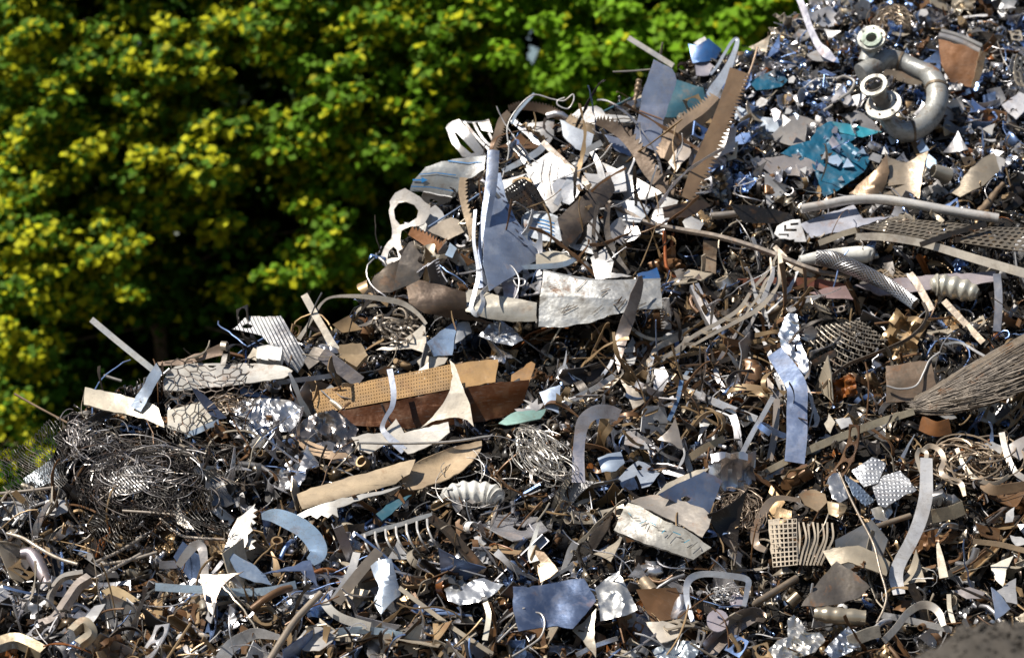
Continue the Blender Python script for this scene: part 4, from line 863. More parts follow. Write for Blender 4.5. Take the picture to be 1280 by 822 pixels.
# shaggy roll
rp = Plane([(1141, 513), (1180, 480), (1230, 446), (1290, 412), (1290, 482), (1215, 512)], .2, .9, lift=.16)
roll = plate('roll_body', '', '', [(1139, 514), (1143, 496), (1180, 474), (1230, 446), (1290, 412), (1300, 450), (1290, 482), (1240, 505), (1215, 512), (1180, 519), (1158, 518)], (.26, .215, .17, .15), mat='weave', bend=(65, .07), lm=None, pl=rp, dent=.004)
fib = []
rr_ = random.Random(4)
def Y_(x, t):
    u = min(1, max(0, (x - 1141) / 150)); top = 499 - 88 * u ** .95; bot = 517 - 34 * u ** 2.2; return top * (1 - t) + bot * t
for k in range(520):
    a = rr_.random(); b = min(1, max(0, a + rr_.uniform(-.13, .13))); x0 = 1138 + rr_.random() ** 1.2 * 120; x1 = min(x0 + rr_.uniform(12, 60), 1298); hh = rr_.uniform(.012, .032)
    fib.append([rp.o + rp.pt(x, Y_(x, a + (b - a) * s) + rr_.uniform(-1.2, 1.2), hh + .07 * (1 - (2 * a - 1) ** 2)) for s, x in ((0, x0), (.33, x0 * .66 + x1 * .33), (.66, x0 * .33 + x1 * .66), (1, x1))])
fb = wires('fibres', '', '', fib, .0032, (.34, .29, .24, .4), 'scuffed')
comp('wire_rope_bundle', 'thick matted grey brown roll of fibres at the right edge', 'bundle', [roll, fb], ['core', 'strands'], lm='thick frayed bundle')
ribbon('flat_lath', 'long beige flat lath running up right to the frayed bundle', 'lath', [(956, 590), (985, 575), (1020, 558), (1060, 542), (1100, 527), (1142, 514)], [7, 8, 9, 9, 9, 8], (.58, .50, .36, .15), gx=.1, gy=1.1, lift=.2, mat='clean', th=.008, lm='long beige lath')
ribbon('folded_strip', 'broad blue shaded strip with a tan folded top in the middle right', 'strip', [(968, 440), (984, 462), (996, 484), (996, 515), (996, 545), (993, 578)], [20, 24, 25, 25, 25, 24], (.40, .50, .74, .75), gx=-.2, gy=.6, lift=.22, mat='clean', lm='broad blue shaded strip')  # blue of shade and sky painted into the strip's colour
plate('kinked_sheet', 'tan kinked sheet over the head of the broad blue strip', 'sheet', [(960, 443), (975, 436), (990, 442), (1004, 470), (992, 476), (975, 470)], (.56, .51, .46, .5), gy=.9, lift=.26, mat='clean')
ribbon('metal_strip', 'bright pale strip slanting right beside the broad blue strip', 'strip', [(848, 485), (875, 495), (905, 507), (946, 524)], [9, 10, 9, 9], (.70, .70, .72, .6), gy=.9, lift=.22, mat='clean', lm='bright slanting strip')
ribbon('metal_strip', 'narrow pale strip leaning down left from the broad blue strip', 'strip', [(966, 496), (954, 518), (940, 542), (926, 570)], 6, (.66, .68, .72, .6), gy=.8, lift=.22, mat='clean')
ribbon('metal_strip', 'brown grey strip standing left of the broad blue strip', 'strip', [(971, 498), (970, 525), (967, 550), (962, 575)], 8, (.44, .38, .33, .5), gy=.5, lift=.2)
plate('shard', 'grey brown pointed shard touching the broad blue strip', 'shard', [(958, 470), (968, 482), (979, 494), (966, 501), (960, 488)], (.36, .32, .30, .5), gy=.7, lift=.28)
plate('shard', 'grey triangular shard in the centre right hollow', 'shard', [(844, 521), (849, 540), (854, 562), (838, 553), (822, 549), (836, 536)], (.33, .30, .28, .5), gy=.7, lift=.24)
plate('shard', 'brown grey shard hanging below the pointed brown blade', 'shard', [(775, 472), (790, 484), (809, 500), (800, 506), (791, 511), (784, 492)], (.34, .30, .26, .5), gy=.8, lift=.22)
plate('shard', 'white pointed shard right of the grey triangular shard', 'shard', [(873, 521), (882, 520), (890, 526), (880, 538), (872, 552), (875, 535)], W, gx=.3, gy=.8, lift=.22, mat='clean', lm='white pointed shard')
plate('shard', 'pale triangular shard left of the square lattice sheet' if 0 else 'white upright shard behind the pointed brown blade', 'shard', [(784, 432), (790, 420), (799, 437), (793, 455), (780, 462)], W, gy=.8, lift=.14, mat='clean')
crumple('metal_foil', 'bright crumpled foil tongue above the broad blue strip', 'foil', [(973, 418), (979, 400), (987, 391), (997, 393), (1000, 425), (1010, 450), (1012, 474), (1000, 462), (988, 446), (978, 436)], (.75, .8, .9, .95), gx=.2, gy=.6, lift=.24, amp=.03, lm='crumpled foil tongue')
def lattice(name, label, path, w, cells, col, lift=.16, lm=None):
    """skeleton sheet left over after stamping: two rows of slanted oval openings along a curved strip"""
    pts = [(p[0], p[1], p[2] if len(p) > 2 else 0.) for p in path]; pl = Plane(pts, .1, .9, lift)
    q = catmull(pts, 12); n = len(q); LINES.append(([p[:2] for p in pts], w / 3)); rr = random.Random(cells)
    def mp(u, v):
        x = min(max(u, 0), 1) * (n - 1); i = min(int(x), n - 2); t = x - i; a, b = q[i], q[i + 1]
        dx, dy = b[0] - a[0], b[1] - a[1]; L_ = math.hypot(dx, dy) or 1
        ww = w * (1.0 - .55 * abs(2 * u - 1) ** 2) * (v - .5); sl_ = (v - .5) * 18
        return pl.pt(a[0] + dx * t - dy / L_ * ww + dx / L_ * sl_, a[1] + dy * t + dx / L_ * ww + dy / L_ * sl_, a[2] + .03 * math.sin(v * 3 + u * 9) + wob(u * 150, v * 60, cells, .03))
    bm = bmesh.new(); cache = {}
    def V(u, v):
        k = (round(u, 5), round(v, 5))
        if k not in cache: cache[k] = bm.verts.new(mp(u, v))
        return cache[k]
    outp = [(0, 0), (.5, 0), (1, 0), (1, .5), (1, 1), (.5, 1), (0, 1), (0, .5)]
    for i in range(cells):
        for j in range(2):
            if rr.random() < .06: continue
            u0 = i / cells; v0 = j / 2; hx, hy = rr.uniform(.37, .46), rr.uniform(.34, .44)
            O_ = [V(u0 + a / cells, v0 + b / 2) for a, b in outp]
            I_ = [bm.verts.new(mp(u0 + (.5 + hx * math.cos(math.radians(225 + 45 * k))) / cells, v0 + (.5 + hy * math.sin(math.radians(225 + 45 * k))) / 2)) for k in range(8)]
            for k in range(8): bm.faces.new((O_[k], O_[(k + 1) % 8], I_[(k + 1) % 8], I_[k]))
    thicken(bm, .004); o = finish(bm, name, 'metal', pl.o, col); meta(o, label, 'lattice strip')
    if lm: LAND.append((pl.ax, pl.ay, lm))
    return o
LC = (.60, .53, .44, .5)
EP = Plane([(973, 314), (960, 362), (915, 400), (855, 424), (830, 442)], .1, .9, lift=.2)
LP_ = [([(974, 312), (968, 325), (955, 345), (940, 362), (925, 385), (900, 402), (870, 418), (845, 436), (826, 452)], [1.5, 3, 4, 4, 5, 5, 5, 4, 3]), ([(974, 312), (976, 335), (972, 355), (962, 372), (945, 388), (920, 402), (890, 418), (862, 434)], [3, 7, 5, 5, 6, 5, 4, 3]),
       ([(963, 322), (964, 345), (955, 362), (944, 376), (930, 396)], [2, 3, 3, 3, 2]), ([(968, 342), (958, 350), (950, 366)], [2, 3, 3]), ([(930, 378), (940, 384), (952, 380)], 3), ([(905, 398), (914, 400), (925, 398)], 4), ([(876, 414), (886, 416), (896, 412)], 4), ([(855, 430), (862, 430), (870, 430)], 4)]
comp('lattice_strip', 'tan skeleton of thin joined strips rising to a point below the long rail', 'lattice strip', [ribbon('strand', '', '', p_, w_, LC, pl=EP, mat='metal', tilt=12) for p_, w_ in LP_], ['strand'] * len(LP_), lm='tan pointed skeleton')
lattice('lattice_strip', 'pale lattice strip lying left below the pointed brown blade', [(770, 470), (755, 482), (740, 495), (725, 508)], 16, 8, LC, .14)
ribbon('strip_loop', 'wide looped tan skeleton ring above the bright slanting strip', 'ring', [(814, 478), (813, 455), (820, 436), (838, 426), (858, 420), (852, 434), (835, 444), (820, 450)], [7, 6, 7, 8, 8, 7, 6, 5], (.62, .55, .46, .5), gy=.9, lift=.22, lm='looped tan ring')
plate('sheet_scrap', 'pale upright folded plate inside the looped tan ring', 'sheet', [(818, 462), (830, 458), (836, 470), (828, 490), (816, 496)], (.72, .72, .76, .6), gx=.2, gy=.6, lift=.26, mat='clean')
for i, (pth, wd, c, lb) in enumerate([([(790, 410), (800, 418), (818, 424), (838, 420), (862, 410)], 4, LC, 'thin tan strip arching over the looped tan ring'), ([(905, 440), (895, 462), (902, 482), (914, 496)], 6, ST, 'silver strip curving down left of the foil tongue'), ([(890, 470), (868, 474), (850, 470), (830, 474)], 5, W, 'white strip lying left of the crumpled centre'),
        ([(838, 480), (852, 475), (862, 462), (872, 470)], 4, LB, 'pale blue strip above the bright slanting strip'), ([(852, 475), (848, 495), (842, 512), (836, 525)], 5, (.3, .5, .8, .6), 'blue strip crossing down over the bright slanting strip'), ([(700, 508), (722, 496), (745, 484), (770, 468)], 7, W, 'white bundled strip left below the pointed brown blade'),
        ([(905, 548), (880, 560), (862, 572)], 9, T, 'tan strip left of the long beige lath'), ([(928, 512), (950, 500), (966, 490)], 10, (.55, .46, .3, .3), 'ochre bar left of the broad blue strip'), ([(1180, 430), (1200, 428), (1222, 440), (1240, 450)], 3, W, 'thin white strip above the frayed bundle')]):
    ribbon('metal_strip', lb, 'strip', pth, wd, c, gy=.9, lift=.22, mat='clean', n=6)
# ------------------------------------------------------------------ left middle
ribbon('square_rail', 'bright diagonal rail jutting up left against the trees', 'rail', [(114, 399), (150, 429), (191, 462)], 7.5, (.70, .69, .68, .6), gy=.3, lift=.2, mat='clean', th=.024, nc=1, n=3, lm='bright diagonal rail')
plate('metal_strip', 'pale blue strip standing across the foot of the diagonal rail', 'strip', [(195, 453), (203, 466), (189, 492), (176, 514), (163, 507), (181, 478)], (.55, .66, .82, .5), gx=-.1, gy=.4, lift=.26, mat='clean', lm='pale blue standing strip')
plate('flat_plank', 'long beige plank at the left end of the heap crest', 'plank', [(106, 485), (140, 492), (166, 498), (185, 503), (199, 511), (206, 535), (180, 524), (150, 517), (105, 507)], (.62, .56, .46, .15), gx=.1, gy=.7, lift=.2, mat='clean', th=.012, lm='beige plank at the left crest')
plate('metal_strip', 'brown tapering strip against the dark trees right of the rail', 'strip', [(197, 453), (214, 451), (230, 449), (256, 438), (284, 426), (285, 443), (262, 448), (237, 455), (215, 457), (199, 457)], (.34, .25, .19, .4), gx=0, gy=.3, lift=.15, lm='brown tapering strip')
plate('sheet', 'long light grey plank lying under the wire netting on the crest', 'sheet', [(204, 476), (210, 465), (219, 458), (235, 454), (280, 454), (324, 454), (352, 457), (366, 463), (355, 472), (300, 480), (240, 487), (206, 487)], (.66, .64, .60, .2), gx=0, gy=1.15, lift=.12, mat='clean', lm='grey plank under the netting')
plate('sheet', 'cream plate with a blue shaded lip under the wire netting', 'sheet', [(209, 512), (230, 507), (250, 502), (262, 512), (273, 522), (252, 533), (230, 541), (209, 534)], (.72, .68, .60, .15), gx=0, gy=1.15, lift=.16, mat='clean', lm='cream plate under the netting')
plate('sheet', 'blue shaded lip strip along the cream plate', 'strip', [(230, 541), (250, 533), (273, 523), (274, 530), (252, 540), (232, 548)], (.5, .6, .72, .6), gy=.3, lift=.2, mat='clean')  # lip coloured blue to stand for its shade
net('hexagon_netting', 'dark honeycomb wire netting draped over the crest planks', 'netting', [(200, 456), (345, 450), (330, 505), (215, 540)], 9, 8, .0035, (.12, .10, .09, .5), lift=.2, hexa=True, wave=.07, jitter=1.1, keep=.93, lm='honeycomb netting')
plate('shard', 'dark blue triangular shard among the netting', 'shard', [(239, 484), (248, 488), (257, 495), (270, 508), (284, 523), (274, 524), (263, 519), (250, 502)], (.12, .15, .24, .7), gx=-.4, gy=.4, lift=.26)
plate('shard', 'blue grey triangle just above the crumpled foil', 'shard', [(297, 480), (305, 484), (320, 490), (341, 498), (320, 496), (301, 493)], (.25, .35, .58, .7), gx=-.2, gy=.5, lift=.22)
tube('rod', 'brown twig like rod against the trees at the far left', 'rod', [(18, 492), (50, 510), (84, 528)], 1.4, (.34, .24, .16, .1), gy=.4, lift=.1, lm='twig like rod')
tube('rod', 'short grey rod right of the diagonal rail foot', 'rod', [(130, 469), (142, 473), (152, 476)], 2, GR, gy=.6, lift=.1)
h4 = plate('corrugated_sheet', 'corrugated grey sheet curving down with a hole at its left corner', 'sheet', [(291, 411), (300, 403), (309, 395), (330, 396), (351, 394), (360, 408), (369, 422), (377, 436), (384, 448), (378, 458), (372, 466), (360, 457), (350, 447), (342, 437), (335, 428), (326, 419), (306, 414)], (.52, .52, .54, .6), gx=-.1, gy=.6, lift=.16, mat='ridge',
      holes=[[(302, 407), (309, 404), (317, 407), (313, 410), (305, 410)]], bend=(30, .06), lm='corrugated curved sheet')
ribbon('square_tube', 'light square tube leaning up left behind the corrugated block', 'tube', [(380, 368), (392, 390), (405, 412), (415, 430), (424, 442)], [9, 9, 9, 10, 11], (.60, .55, .48, .5), gy=.4, lift=.2, th=.02, lm='leaning square tube')
ribbon('thin_strip', 'long thin pale strip arching over the crest and ending in a point', 'strip', [(373, 424, 0), (384, 408, 0), (393, 393, .02), (403, 378, .03), (416, 371, .05), (444, 370, .06), (475, 373, .05), (503, 379, .03), (522, 392, .01), (533, 405, 0)], [6, 4, 4, 3, 3, 5, 7, 7, 5, 4], (.66, .60, .52, .3), gy=.4, lift=.26, mat='clean', lm='thin arching strip')
plate('shard', 'cream curved triangle hanging from the end of the arching strip', 'shard', [(531, 403), (533, 424), (533, 444), (526, 440), (515, 436), (492, 438), (470, 438), (490, 430), (508, 422), (522, 412)], (.68, .62, .54, .25), gx=.1, gy=.5, lift=.26, mat='clean', lm='cream curved triangle')
plate('sheet', 'light blue triangle sheet right of the cream curved triangle', 'sheet', [(533, 428), (550, 414), (571, 401), (568, 422), (565, 444), (554, 445), (542, 446)], (.45, .62, .90, .4), gx=-.5, gy=.6, lift=.18, mat='clean', lm='light blue triangle sheet')
bk = plate('block', '', '', [(424, 433), (440, 431), (452, 431), (461, 447), (446, 463), (424, 450)], (.38, .28, .17, .3), gy=.7, lift=.15, th=.03)
fins = [ribbon('fin', '', '', [(426 + k * 3.6, 433), (429 + k * 3.2, 445), (433 + k * 2.6, 458)], 1.2, (.48, .36, .22, .4), gy=.7, lift=.2, th=.008) for k in range(8)]
comp('finned_block', 'brown finned heat sink block on the crest', 'heat sink', [bk] + fins, ['block'] + ['fin'] * 8, lm='brown finned block')
plate('white_box', 'small bright white box beside the corrugated curved sheet', 'box', [(321, 440), (336, 438), (355, 441), (353, 457), (337, 457), (321, 454)], LP, gx=.1, gy=.8, lift=.2, mat='clean', th=.05, lm='small white box')
plate('sheet', 'small tan sheet left of the small white box', 'sheet', [(309, 448), (317, 435), (327, 440), (321, 452)], (.6, .54, .44, .2), gy=.8, lift=.15)
ribbon('flat_bar', 'dark flat bar crossing down to the perforated channel', 'bar', [(402, 441), (420, 455), (436, 467), (450, 478)], 17, (.13, .12, .13, .6), gy=.7, lift=.22, lm='dark crossing flat bar')
ribbon('flat_bar', 'long low dark blue bar on the crest right of the netting', 'bar', [(346, 478), (370, 475), (395, 472), (418, 469)], 6, (.22, .24, .30, .7), gy=.9, lift=.18, th=.015)
plate('sheet', 'grey bent offcut behind the dark crossing flat bar', 'sheet', [(380, 452), (392, 434), (408, 438), (400, 452), (386, 462)], (.36, .32, .28, .5), gy=.8, lift=.18)
def nest(name, label, cx, cy, rx, ry, n, r, col, lift=.1, depth=.12, seed=0, lm=None, arc=(2, 5), mat='metal', cat='wire nest', rots=(-1.6, 1.6), els=(.25, 1)):
    rr = random.Random(seed); pl = Plane([(cx + .8 * rx * math.cos(t), cy + .8 * ry * math.sin(t)) for t in range(6)], 0, 1., lift * .6); LINES.append(([(cx - rx * .5, cy), (cx + rx * .5, cy)], ry * .6)); out = []
    for k in range(n):
        a = rr.uniform(0, 2 * PI); R1 = rr.uniform(.3, 1.0); ox, oy = rr.uniform(-.7, .7) * rx, rr.uniform(-.7, .7) * ry; tt = rr.uniform(*arc); ph = rr.uniform(0, 6.28); el = rr.uniform(*els); rot = rr.uniform(*rots); pts = []
        for i in range(11):
            t = a + tt * i / 10; x = math.cos(t) * R1; y_ = math.sin(t) * R1 * el
            pts.append(pl.o + pl.pt(cx + ox * .6 + (x * math.cos(rot) - y_ * math.sin(rot)) * rx * .8, cy + oy * .6 + (x * math.sin(rot) + y_ * math.cos(rot)) * ry * .8, depth * math.sin(t * 1.3 + ph) + rr.uniform(-.01, .01)))
        out.append(pts)
    return wires(name, label, cat, out, r, col, mat, lm)
nest('wire_nest', 'nest of tan curled thick wires under the arching strip', 492, 412, 36, 24, 46, .0065, (.55, .48, .40, .5), lift=.14, lm='nest of tan wires')
nest('wire_coil', 'large tangled coil of bright silver wire below the perforated channel', 680, 565, 46, 44, 150, .0028, (.80, .77, .72, .8), lift=.18, depth=.1, seed=3, lm='coil of bright silver wire', cat='wire coil', mat='clean', rots=(.3, 1.1), arc=(1.2, 2.6), els=(.25, .6))
nest('wire_nest', 'brown rusty wire wool clump right of the sloping concrete coloured box', 925, 635, 34, 32, 110, .0026, (.45, .36, .28, .5), lift=.1, seed=5, lm='rusty wire wool clump')
nest('wire_nest', 'white bird nest of fine wire inside the blue grey frame', 905, 742, 24, 15, 60, .003, (.80, .80, .82, .6), lift=.12, seed=6, lm='fine wire nest')
nest('wire_nest', 'long sweeping wires looping left of the silver wire coil', 600, 590, 80, 50, 22, .0024, (.70, .68, .66, .7), lift=.26, depth=.05, seed=8, arc=(1, 2.6))
nest('wire_nest', 'tangle of brown ribbons and wires at the right edge', 1215, 575, 62, 36, 46, .0055, (.48, .38, .28, .5), lift=.14, seed=9, lm='tangle of brown ribbons')
nest('wire_nest', 'dark wire tangle at the left end of the crest', 175, 600, 95, 55, 150, .003, (.10, .09, .09, .5), lift=.12, seed=10, arc=(1, 3), lm='dark wire tangle')
nest('wire_nest', 'fine brown wire clump between the finned block and the netting', 285, 505, 30, 14, 50, .003, (.42, .34, .26, .5), lift=.16, seed=12)
nest('wire_nest', 'dense brown curl clump near the top edge left of the white disc', 1115, 28, 30, 26, 90, .003, (.42, .34, .26, .6), lift=.1, seed=14, arc=(4, 6), lm='brown curl clump at the top')
nest('wire_nest', 'light wire whisk at the left end of the heap', 95, 545, 22, 34, 34, .003, (.62, .58, .58, .6), lift=.14, seed=15, arc=(1, 2), lm='light wire whisk')
net('wire_mesh', 'black fine wire mesh sagging over the left slope', 'wire mesh', [(95, 600), (215, 560), (290, 655), (110, 685)], 30, 28, .0022, (.05, .048, .046, .4), lift=.12, wave=.2, jitter=2, keep=.8, lm='black wire mesh')
net('wire_mesh', 'dark crumpled mesh fold above the black wire mesh', 'wire mesh', [(95, 530), (240, 545), (330, 600), (150, 610)], 26, 18, .002, (.08, .075, .07, .5), lift=.1, wave=.25, jitter=2.5, keep=.7)
nest('wire_nest', 'silvery crumpled wire tangle over the black wire mesh', 190, 590, 80, 42, 90, .0028, (.62, .60, .60, .8), lift=.22, seed=20, arc=(.6, 2), lm='silvery wire tangle', mat='clean')
nest('wire_nest', 'second silvery wire tangle near the light wire whisk', 120, 560, 46, 34, 60, .0028, (.62, .60, .60, .8), lift=.2, seed=23, arc=(.6, 2), mat='clean')
net('wire_mesh', 'torn black mesh flap hanging over the trees at far left', 'wire mesh', [(-8, 575), (75, 520), (85, 600), (30, 640)], 22, 18, .002, (.05, .05, .05, .4), lift=.12, wave=.08, jitter=.8, keep=.85)
net('wire_mesh', 'pale silvery mesh piece upon the black wire mesh', 'wire mesh', [(140, 590), (180, 578), (186, 610), (138, 622)], 12, 12, .0028, (.62, .6, .58, .6), lift=.24, wave=.04)
# perforated channel
c1 = perf('perforated_flange', '', '', [(390, 490), (566, 455), (566, 486), (394, 518)], 52, 7, SAND, gx=0, gy=.7, lift=.14, hole=.2, mat='clean', y=None)
yy0 = S(560, 470)
c2_ = plate('flange', '', '', [(566, 455), (590, 451), (623, 449), (619, 477), (600, 481), (582, 484), (566, 486)], SAND, gy=.7, lift=.14, mat='clean', dent=.004)
c3_ = plate('web', '', '', [(424, 514), (480, 503), (560, 488), (620, 479), (662, 474), (656, 500), (640, 518), (600, 527), (540, 532), (500, 536), (440, 530)], (.10, .035, .012, .6), gy=.1, lift=.12, mat='clean', bend=(90, -.02))
c4_ = plate('end_flange', '', '', [(639, 469), (664, 452), (669, 455), (660, 484), (638, 487)], (.46, .26, .11, .1), gy=.7, lift=.12, mat='clean')
comp('perforated_channel', 'long sandy brown metal channel with rows of punched holes', 'channel', [c1, c2_, c3_, c4_], ['perforated_flange', 'flange', 'web', 'end_flange'], lm='sandy perforated channel')
plate('shard', 'tall cream curved shard standing in front of the perforated channel', 'shard', [(562, 450), (568, 455), (573, 468), (579, 484), (587, 505), (592, 533), (584, 525), (574, 522), (562, 522), (545, 525), (526, 534), (541, 520), (553, 505), (562, 488), (566, 470)], (.72, .65, .55, .2), gx=.15, gy=.5, lift=.3, mat='clean', lm='tall cream shard')
plate('shard', 'cream pointed shard lying on the perforated channel', 'shard', [(495, 484), (510, 474), (525, 462), (536, 453), (537, 465), (524, 469), (511, 474)], (.72, .65, .55, .2), gx=.1, gy=.8, lift=.3, mat='clean')
plate('sheet_scrap', 'pale beige sheet scrap at the top of the perforated channel', 'sheet', [(521, 452), (530, 445), (548, 447), (560, 448), (556, 455), (540, 462), (526, 460)], (.66, .60, .52, .3), gy=1, lift=.26, mat='clean')
ribbon('metal_strip', 'pale blue strip hanging down over the perforated channel', 'strip', [(487, 461), (490, 476), (492, 492), (490, 508), (482, 522), (478, 535), (486, 546), (505, 563)], [7, 7, 7, 6, 5, 6, 8, 10], (.60, .66, .80, .5), gy=.5, lift=.3, mat='clean', lm='pale blue hanging strip')
crumple('metal_foil', 'bright crumpled silver foil below the honeycomb netting', 'foil', [(283, 512), (292, 505), (304, 500), (322, 497), (342, 498), (362, 500), (380, 510), (373, 528), (363, 539), (340, 540), (317, 547), (300, 536), (286, 528)], (.80, .80, .82, .95), gx=.1, gy=.8, lift=.2, amp=.05, freq=.07, seed=2, lm='bright crumpled foil')
crumple('metal_foil', 'dark blue brown crumpled foil right of the bright foil', 'foil', [(365, 540), (380, 524), (400, 515), (418, 512), (432, 522), (448, 536), (442, 552), (440, 566), (428, 570), (414, 556), (395, 552), (375, 552)], (.40, .36, .34, .95), gx=-.3, gy=.5, lift=.22, amp=.05, freq=.07, seed=4, lm='dark crumpled foil')
plate('sheet', 'wide white torn sheet pointing left under the tall cream shard', 'sheet', [(439, 546), (460, 541), (480, 540), (495, 523), (501, 533), (505, 541), (530, 534), (560, 527), (562, 540), (545, 553), (530, 560), (510, 567), (500, 556), (480, 556), (462, 567), (448, 562)], (.74, .70, .64, .35), gx=.1, gy=1.1, lift=.24, mat='clean', lm='wide white torn sheet')
tube('rod', 'long thin bar under the wide white torn sheet', 'bar', [(446, 553), (500, 554), (560, 552), (612, 545)], 1.6, (.5, .48, .46, .6), gy=1, lift=.32)
plate('sheet', 'orange tan wedge sheet left of the tan leaf sheets', 'sheet', [(363, 549), (385, 551), (403, 558), (420, 566), (432, 566), (440, 572), (415, 575), (390, 569)], (.5, .36, .24, .3), gy=1, lift=.2, mat='clean')
plate('leaf_sheet', 'long tan leaf shaped sheet with a rounded left end', 'sheet', [(371, 617), (395, 608), (430, 598), (470, 587), (505, 577), (519, 574), (512, 592), (495, 604), (460, 614), (430, 622), (406, 628), (378, 636)], (.58, .46, .32, .2), gx=0, gy=1., lift=.22, mat='clean', bend=(75, .03), lm='long tan leaf sheet')
plate('leaf_sheet', 'broad tan leaf shaped sheet curving up right', 'sheet', [(500, 590), (525, 575), (555, 562), (580, 555), (602, 551), (600, 565), (590, 578), (574, 592), (550, 603), (528, 611), (512, 613), (503, 604)], (.52, .40, .27, .2), gx=-.1, gy=.9, lift=.2, mat='clean', bend=(60, -.05), lm='broad tan leaf sheet')
plate('toothed_strip', 'long white knife shaped strip with a toothed lower edge', 'strip', [(366, 645), (385, 636), (410, 627), (440, 620), (470, 614), (502, 607), (480, 616), (455, 622), (430, 632), (421, 634), (423, 646), (416, 642), (410, 647), (402, 643), (396, 648), (388, 643), (377, 648)], (.80, .78, .74, .3), gx=.1, gy=.9, lift=.3, mat='clean', lm='white knife shaped strip')
plate('sheet', 'teal dark shiny sheet below the white knife shaped strip', 'sheet', [(470, 642), (490, 625), (515, 618), (500, 632), (478, 650)], TE, gy=.9, lift=.2, mat='film')
plate('sheet', 'mint green sheet right of the tall cream shard', 'sheet', [(623, 529), (634, 520), (645, 514), (665, 512), (683, 510), (680, 517), (675, 523), (655, 527), (633, 531)], (.28, .46, .42, .2), gy=1.1, lift=.2, mat='clean', lm='mint green sheet')
plate('sheet', 'light blue shaded triangle right of the perforated channel', 'sheet', [(674, 490), (688, 484), (701, 480), (700, 497), (698, 516), (690, 512), (682, 510)], (.55, .68, .90, .4), gx=.2, gy=.7, lift=.18, mat='clean', lm='light blue triangle by the channel')  # shade painted as a light blue base colour
plate('star_shard', 'grey star shaped splash of metal above the mint green sheet', 'shard', [(643, 512), (655, 511), (662, 506), (654, 500), (666, 504), (672, 498), (672, 506), (681, 504), (676, 511), (668, 516), (660, 514), (650, 518)], (.62, .6, .6, .6), gy=.9, lift=.26)
ribbon('curled_strip', 'shiny lilac strip hooked over and hanging straight down in the centre', 'strip', [(774, 519, 0), (764, 515, .02), (750, 514, .05), (738, 518, .06), (729, 528, .05), (725, 545, .02), (723, 570, 0), (723, 603, 0)], [14, 16, 17, 16, 16, 14, 14, 16], (.62, .60, .66, .8), gx=.1, gy=.4, lift=.28, mat='clean', lm='hooked lilac strip')
crumple('metal_foil', 'small glittering foil bunch left of the scuffed box panel', 'foil', [(598, 420), (612, 405), (625, 400), (640, 410), (654, 425), (640, 432), (620, 428)], (.78, .82, .9, .9), gy=.9, lift=.16, amp=.04, freq=.1, seed=9, lm='small glittering foil')
plate('sheet_scrap', 'small pale foil flap right of the light blue triangle sheet', 'sheet', [(572, 404), (585, 402), (590, 415), (578, 424), (568, 430)], (.6, .62, .66, .7), gx=-.2, gy=.6, lift=.16)

# ------------------------------------------------------------------ lower left
plate('sheet', 'pale plate under torn mesh at the far left', 'sheet', [(29, 598), (45, 586), (64, 575), (70, 585), (76, 596), (58, 605), (41, 612)], (.60, .68, .76, .3), gx=.1, gy=.7, lift=.1, mat='clean', lm='pale plate at far left')
plate('sheet', 'grey flat plate jutting out at the far left edge', 'sheet', [(-10, 628), (20, 626), (48, 625), (40, 638), (30, 649), (-10, 649)], (.45, .46, .48, .4), gy=.8, lift=.1, lm='grey plate at the left edge')
plate('sheet', 'bright white plate below the pale plate at far left', 'sheet', [(57, 625), (70, 623), (86, 624), (84, 640), (70, 645), (58, 642)], W, gy=.9, lift=.14, mat='clean', lm='bright white plate at far left')
for pth, rr_, lb, l2 in [([(121, 627), (160, 598), (204, 565)], 1.2, 'thin straight rod rising right across the black mesh', 'thin straight rod'), ([(153, 638), (185, 640), (218, 643)], 1.6, 'thin level rod on the black mesh', None), ([(-6, 617), (35, 613), (74, 608)], 2, 'grey rod reaching out to the left edge', None),
        ([(8, 666), (28, 672), (48, 684), (72, 697), (97, 705)], 2.2, 'curved pale rod at the lower left', 'curved pale rod'), ([(120, 702), (150, 688), (182, 668)], 2, 'brown rod fanning right at the lower left', None), ([(122, 706), (160, 700), (196, 690)], 2, 'second brown rod in the fan at the lower left', None),
        ([(128, 718), (150, 706), (176, 692)], 2.2, 'lowest brown rod in the fan at the lower left', None), ([(200, 648), (225, 668), (245, 672), (280, 674)], 1.8, 'brown bent rod under the curved light shard', None)]:
    tube('rod', lb, 'rod', pth, rr_, (.50, .44, .38, .5), gy=1, lift=.22, lm=l2)
tube('bent_tube', 'crushed grey tube with a dark mouth at the lower left', 'tube', [(26, 692), (38, 692), (46, 702), (54, 718), (60, 732)], [6, 8, 9, 8, 6], (.40, .36, .40, .7), gy=.8, lift=.16, hollow=1.3, seg=14, lm='crushed grey tube')
plate('shard', 'curved light shard hanging below the thin level rod', 'shard', [(223, 621), (224, 632), (230, 645), (243, 662), (232, 660), (222, 655), (218, 640)], (.66, .62, .56, .4), gx=.2, gy=.6, lift=.24, mat='clean', lm='curved light shard')
